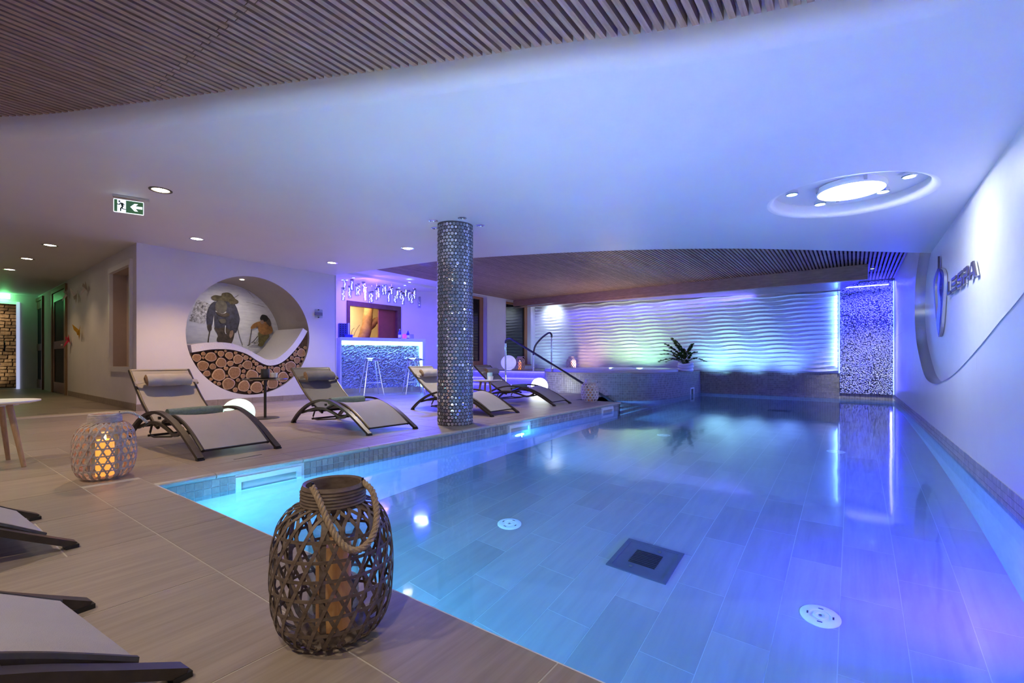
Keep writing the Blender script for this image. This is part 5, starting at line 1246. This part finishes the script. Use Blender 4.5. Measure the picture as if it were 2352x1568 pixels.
for i, (x, y) in enumerate(STEMS):
    tip = zz(x, y); depth = Vector((FW.x, FW.y, 0))*rl.uniform(-.16, .16); tip = tip+depth; b0 = Vector((rl.uniform(-.06, .06), rl.uniform(-.06, .06), .18))
    mid = b0.lerp(tip, .5)+Vector((0, 0, .10+.12*max(0, .35-tip.z)))
    path = crom([b0, mid, tip], 10)
    so = MB().tube(path, [.009-.006*k/(len(path)-1) for k in range(len(path))], 6).obj('stem', M_stem, pl_t, True)
    lf = MB(); NL = 14; L_ = sum((path[k+1]-path[k]).length for k in range(len(path)-1))
    for k in range(NL):
        for s in (-1, 1):
            q = min(len(path)-2, int((.28+.70*k/(NL-1))*(len(path)-1))); p0 = path[q].lerp(path[q+1], rl.random()*.9); tt = (path[q+1]-path[q]).normalized()
            sd = tt.cross(Vector((0, 0, 1)))
            sd = (sd.normalized() if sd.length > .05 else RT.copy())*s
            dr = (sd*.8+tt*.65+Vector((0, 0, rl.uniform(-.15, .3)))).normalized(); ll = rl.uniform(.085, .115)*(1-.3*k/NL); wd = dr.cross(Vector((rl.uniform(-.5, .5), rl.uniform(-.5, .5), 1))).normalized()*ll*.36
            up = wd.cross(dr).normalized()*ll*.06
            lf.add([p0, p0+dr*ll*.35+wd+up, p0+dr*ll*.75+wd*.75+up, p0+dr*ll, p0+dr*ll*.75-wd*.75+up, p0+dr*ll*.35-wd+up, p0+dr*ll*.5], [(0, 1, 6), (1, 2, 6), (2, 3, 6), (3, 4, 6), (4, 5, 6), (5, 0, 6)])
    stuff(lf.obj('leaflets', M_leaf, so))

# ---- skimmers, pool lamp, floor fittings
def skimmer(y0, y1, label):
    t = thing('pool_skimmer', label, 'skimmer', (XL, (y0+y1)/2, SZ0), group='white skimmer openings in the pool wall'); o = -Vector(t.location); f = .035
    mb = MB()
    for (a, b, c, d) in ((y0, y1, SZ1-f, SZ1), (y0, y1, SZ0, SZ0+.028), (y0, y0+f, SZ0+.028, SZ1-f), (y1-f, y1, SZ0+.028, SZ1-f)): mb.box(XL-.004, XL+.012, a, b, c, d)
    mb.obj('frame', M_whitep, t, loc=o)
    bx = MB(); a, b, c, d = y0+.025, y1-.025, SZ0+.018, SZ1-.02; x0 = XL-.22
    bx.add([(XL, a, c), (XL, b, c), (XL, b, d), (XL, a, d), (x0, a+.05, c), (x0, b-.05, c), (x0, b-.05, d), (x0, a+.05, d)], [(0, 1, 5, 4), (1, 2, 6, 5), (2, 3, 7, 6), (3, 0, 4, 7), (4, 5, 6, 7)])
    bx.obj('throat', mat('skimmer_throat', (.62, .66, .70), .4, var=.03), t, loc=o)
    MB().box(XL-.05, XL-.042, a+.02, a+.2, c+.02, d-.01).obj('flap', M_steel, t, loc=o)
for (a, b), lab in zip(SK, ('white skimmer opening at the near corner of the pool wall', 'white skimmer opening below the mosaic column', 'white skimmer opening at the deck end near the pale lantern')): skimmer(a, b, lab)
s4 = thing('tub_inlet', 'small white square inlet in the mosaic tub wall', 'inlet', (-3.405, 12.62, -.06)); MB().box(0, .012, -.17, -.12, -.11, .11).obj('frame_stile', M_whitep, s4); MB().box(0, .012, .12, .17, -.11, .11).obj('frame_stile', M_whitep, s4); MB().box(0, .012, -.12, .12, .075, .11).obj('frame_rail', M_whitep, s4); MB().box(0, .012, -.12, .12, -.11, -.08).obj('frame_rail', M_whitep, s4); MB().box(-.002, .004, -.12, .12, -.08, .075).obj('face_plate', M_steel, s4)
def pool_lamp(loc, rotz, label, m):
    t = thing('pool_lamp', label, 'lamp', loc, rotz, group='underwater pool lamps')
    T = Matrix.Rotation(R(90), 4, 'Y')
    MB().lathe([(.13, .0), (.13, .012), (.10, .02), (.098, .012)], 32, 0, T).obj('bezel', M_whitep, t, True); MB().lathe([(.0005, .016), (.098, .014)], 28, 0, T).obj('lens', m, t)
MB().lathe([(.0005, .036), (.2, .036)], 32).obj('added_tub_lens', emitter('added_tub_lens_warm', (1.0, .78, .55), 2), tb)  # lens of the added tub lamp
M_pl_c = emitter('pool_lens_cyan', (.3, .8, 1.0), 3); M_pl_b = emitter('pool_lens_blue', (.2, .25, 1.0), 3)
pool_lamp((XL+.002, 4.75, -.42), 0, 'cyan underwater lamp below the middle skimmer', M_pl_c); pool_lamp((-2.85, YN+.006, -.75), R(90), 'added unseen cyan underwater lamp in the near pool wall close to the deck', M_pl_c); pool_lamp((-1.9, YN+.006, -.75), R(90), 'added unseen cyan underwater lamp in the near pool wall below the dark lantern', M_pl_c)  # near-wall lamps are added, hidden from view, to light water and ceiling
pool_lamp((.40, YN+.006, -.75), R(90), 'added unseen blue underwater lamp in the near pool wall beside the right wall', M_pl_b); pool_lamp((XR-.006, 3.0, -.75), R(180), 'added unseen blue underwater lamp in the right pool wall', M_pl_b)  # both added out of view to turn the right side violet
pool_lamp((-3.85, 7.906, -.42), R(90), 'added unseen blue underwater lamp in the deck end wall at the pool entry', M_pl_b)  # added, concealed by the deck, to light the far pool
def refr(x, y):
    d = ray(x, y); Pw = CAM+d*((WATER-EYE)/d.z); u = d.normalized(); hh = Vector((u.x, u.y, 0)); s = hh.length/1.33; t = hh.normalized()*s+Vector((0, 0, -math.sqrt(1-s*s))); return Pw+t*((PF-WATER)/t.z)
def inlet(x, y, label):
    p = refr(x, y); t = thing('floor_inlet', label, 'inlet', (p.x, p.y, PF), group='round white floor inlets')
    MB().lathe([(.001, 0), (.095, 0), (.095, .006), (.085, .012), (.05, .012), (.05, .006), (.001, .006)], 32).obj('cover_disc', M_whitep, t, True)
    MB().lathe([(.032, .006), (.032, .014), (.02, .014), (.02, .006)], 24).obj('inner_ring', M_whitep, t); MB().lathe([(.001, .006), (.009, .006), (.008, .014), (.001, .014)], 12).obj('screw', M_steel, t)
    for k in range(4): MB().box(-.012, .012, .055, .063, .011, .013).obj('slot', M_black, t).rotation_euler = (0, 0, k*R(90))
inlet(1170, 1203, 'white round inlet on the pool floor beside the column reflection'); inlet(1884, 1415, 'white round inlet on the pool floor in line with the drain'); inlet(1920, 1037, 'white round inlet on the pool floor towards the waterfall'); inlet(1524, 999, 'white round inlet on the pool floor towards the tub')
p = refr(1483, 1285); dr_ = thing('pool_drain', 'square dark main drain grate on the pool floor', 'drain', (p.x, p.y, PF))
MB().box(-.20, .20, -.20, .20, 0, .006).obj('base_plate', mat('drain_grey', (.10, .10, .13), .5, var=.1), dr_)
for (a, b, c, d) in ((-.2, .2, -.2, -.17), (-.2, .2, .17, .2), (-.2, -.17, -.17, .17), (.17, .2, -.17, .17)): MB().box(a, b, c, d, .006, .012).obj('rim', MATS['drain_grey'], dr_)
for k in range(9): MB().box(-.09, .09, -.08+k*.02-.005, -.08+k*.02+.005, .006, .011).obj('grate_bar', M_black, dr_)
for s in (-.13, .13): MB().lathe([(.001, .006), (.012, .006), (.012, .012), (.001, .012)], 12).obj('screw', M_steel, dr_, loc=(s*.4, s, 0))
p = refr(1790, 943); d2 = thing('pool_drain', 'far dark drain grate on the pool floor near the back wall', 'drain', (p.x, min(p.y, 12.6), PF)); MB().box(-.2, .2, -.2, .2, 0, .008).obj('base_plate', MATS['drain_grey'], d2); MB().box(-.12, .12, -.12, .12, .008, .012).obj('grate', M_black, d2)

# ---- sign in the oval recess: shield emblem and letters
XS = .826
def onS(x, y): q = onX(x, y, XS); return (q.y, q.z)
M_sign = mat('sign_steel', (.10, .09, .13), .35, .4, var=.08); M_signe = mat('sign_edge', (.66, .66, .68), .35, .6, var=.03)
sg = thing('spa_sign', 'raised metal lettering LE SPA in the white oval recess', 'sign', (XREC, onS(2210, 650)[0], onS(2210, 650)[1])); so_ = -Vector(sg.location)
LT = {'L': [[(0, 0), (.9, 0), (.9, .2), (.26, .2), (.26, 1), (0, 1)]],
      'E': [[(0, 0), (1, 0), (1, .19), (0, .19)], [(0, .40), (.95, .40), (.95, .60), (0, .60)], [(0, .81), (1, .81), (1, 1), (0, 1)]],
      'S': [[(0, 0), (.85, 0), (1, .12), (1, .47), (.85, .58), (.26, .58), (.26, .80), (1, .80), (1, 1), (.15, 1), (0, .88), (0, .52), (.15, .41), (.74, .41), (.74, .2), (0, .2)]],
      'P': [[(0, 0), (.26, 0), (.26, .36), (.85, .36), (1, .48), (1, .88), (.85, 1), (0, 1), (0, .80), (.74, .80), (.74, .55), (0, .55)]],
      'A': [[(0, 0), (.25, 0), (.33, .22), (.67, .22), (.75, 0), (1, 0), (.64, 1), (.36, 1)], ]}
lay = [('L', 2179, 2187), ('E', 2188.5, 2199), ('S', 2202, 2213), ('P', 2216, 2227), ('A', 2228, 2245)]
yA, yB = onS(2180, 660)[0], onS(2244, 630)[0]; zb_ = onS(2180, 677)[1]; zt_ = onS(2180, 647)[1]
W5 = (yA-yB); offs = [((yA-onS(a, 650)[0])/W5, (onS(a, 650)[0]-onS(b, 650)[0])/W5) for _, a, b in lay]
for (ch, *_), (o0, wd) in zip(lay, offs):
    for pol in LT[ch]:
        P2 = [(yA-W5*(o0+wd*u), zb_+(zt_-zb_)*v) for u, v in pol]
        MB().prism(P2, XS-.012, XS, 'X').obj('letter', M_sign, sg, loc=so_); MB().prism(P2, XS, XS+.012, 'X').obj('letter_side', M_signe, sg, loc=so_)
    ym = yA-W5*(o0+wd*.5); MB().tube([(XS+.012, ym, (zb_+zt_)/2), (XREC, ym, (zb_+zt_)/2)], .006, 6).obj('standoff', M_signe, sg, loc=so_)
MB().prism([(yA-W5*(offs[4][0]+offs[4][1]*u), zb_+(zt_-zb_)*v) for u, v in ((.40, .38), (.60, .38), (.5, .72))], XS-.0135, XS-.0118, 'X').obj('letter_counter', MATS['recess_white'], sg, loc=so_)
em_ = thing('shield_emblem', 'tall pointed steel shield emblem beside the LE SPA lettering', 'emblem', (XREC, onS(2160, 690)[0], onS(2160, 690)[1])); eo = -Vector(em_.location)
def SG(x, y): return onS(2050+x/4.613, 560+y/4.613)
def smooth_loop(pts, n=4): return [(p.x, p.y) for p in crom([(*SG(*p), 0) for p in pts], n)]
out = smooth_loop([(490, 262), (462, 330), (448, 400), (450, 520), (460, 650), (475, 800), (490, 920), (508, 985)]) + smooth_loop([(508, 985), (530, 880), (545, 700), (556, 520), (562, 400), (560, 320), (545, 275), (520, 258)])[1:]
inn = smooth_loop([(500, 300), (478, 350), (462, 420), (464, 540), (475, 690), (490, 840), (507, 930)]) + smooth_loop([(507, 930), (522, 830), (535, 660), (544, 500), (548, 400), (540, 330), (520, 290)])[1:]
cy_ = sum(p[0] for p in out)/len(out)
fo = fill('outline', [out, inn], lambda y, z: (XS-.012, y, z), M_sign, em_); fo.location = eo
sd_ = MB(); n = len(out); sd_.add([(XS-.012, y, z) for y, z in out]+[(XS+.014, y, z) for y, z in out], [(k, (k+1) % n, n+(k+1) % n, n+k) for k in range(n)]); n = len(inn); sd_.add([(XS-.012, y, z) for y, z in inn]+[(XS+.014, y, z) for y, z in inn], [(k, (k+1) % n, n+(k+1) % n, n+k) for k in range(n)]); sd_.obj('outline_side', M_signe, em_, loc=eo)
bl_ = smooth_loop([(488, 262), (500, 330), (492, 480), (500, 620), (486, 760), (482, 870), (505, 985)]) + smooth_loop([(505, 985), (520, 800), (528, 620), (512, 480), (520, 340), (512, 262)])[1:]
MB().prism(bl_, XS-.014, XS+.01, 'X').obj('centre_blade', mat('emblem_blue', (.10, .10, .55), .25, .5, var=.1), em_, loc=eo)
MB().prism(smooth_loop([(491, 130), (490, 200), (490, 262)]) + smooth_loop([(500, 262), (499, 200), (496, 130)]), XS-.01, XS+.005, 'X').obj('top_line', M_sign, em_, loc=eo)
for z in (.25, -.25): MB().tube([(XS+.01, em_.location.y, em_.location.z+z), (XREC, em_.location.y, em_.location.z+z)], .006, 6).obj('standoff', M_signe, em_, loc=eo)

# small lamp in the niche lining
nl = thing('niche_spot', 'tiny recessed spot in the top of the round niche', 'light', (XN-.45, NC[0]+.0, NC[1]+NR-.004)); MB().lathe([(.045, 0), (.045, -.006), (.034, -.006)], 20).obj('rim', M_chrome, nl); MB().lathe([(.0005, -.004), (.034, -.004)], 16).obj('lens', M_lamp, nl)
light('niche_spot_light', 'SPOT', (XN-.45, NC[0], NC[1]+NR-.03), 14, (1.0, .86, .7), .03, direction=(-.35, 0, -1), spot=140, blend=1)

# downlights added out of view between the near slats to brighten deck and ceiling
for (x, y, pw) in ((-5.2, -.7, 48), (-3.4, -.55, 50), (-1.7, -.75, 45), (-.2, -.4, 40)):
    downlight((x, y, cz(x)+.115), .085, 'added unseen round downlight between the near ceiling slats over the deck', M_lamp, M_bronze, 'added downlights among the near slats', pw, (1.0, .82, .62))

lb = thing('added_pool_light_bar', 'added unseen long underwater light bar in the near pool wall', 'lamp', (-1.4, YN+.004, -.40))  # added light bar, hidden from view, that brightens the ceiling
MB().box(-1.52, 1.52, 0, .02, -.16, .16).obj('housing', M_whitep, lb)
MB().box(-1.5, 1.5, .02, .026, -.14, .14).obj('lens', M_pl_c, lb)
downlight((.30, 11.6, zs(.3)-.002), .05, 'added small white spot among the far slats aimed at the waterfall', M_lamp_b, M_chrome, None)  # spot added to whiten the lower half of the waterfall
light('added_waterfall_light', 'SPOT', (.30, 11.6, zs(.3)-.05), 150, (.85, .9, 1.0), .04, target=(.22, 13.2, .35), spot=50, blend=1)
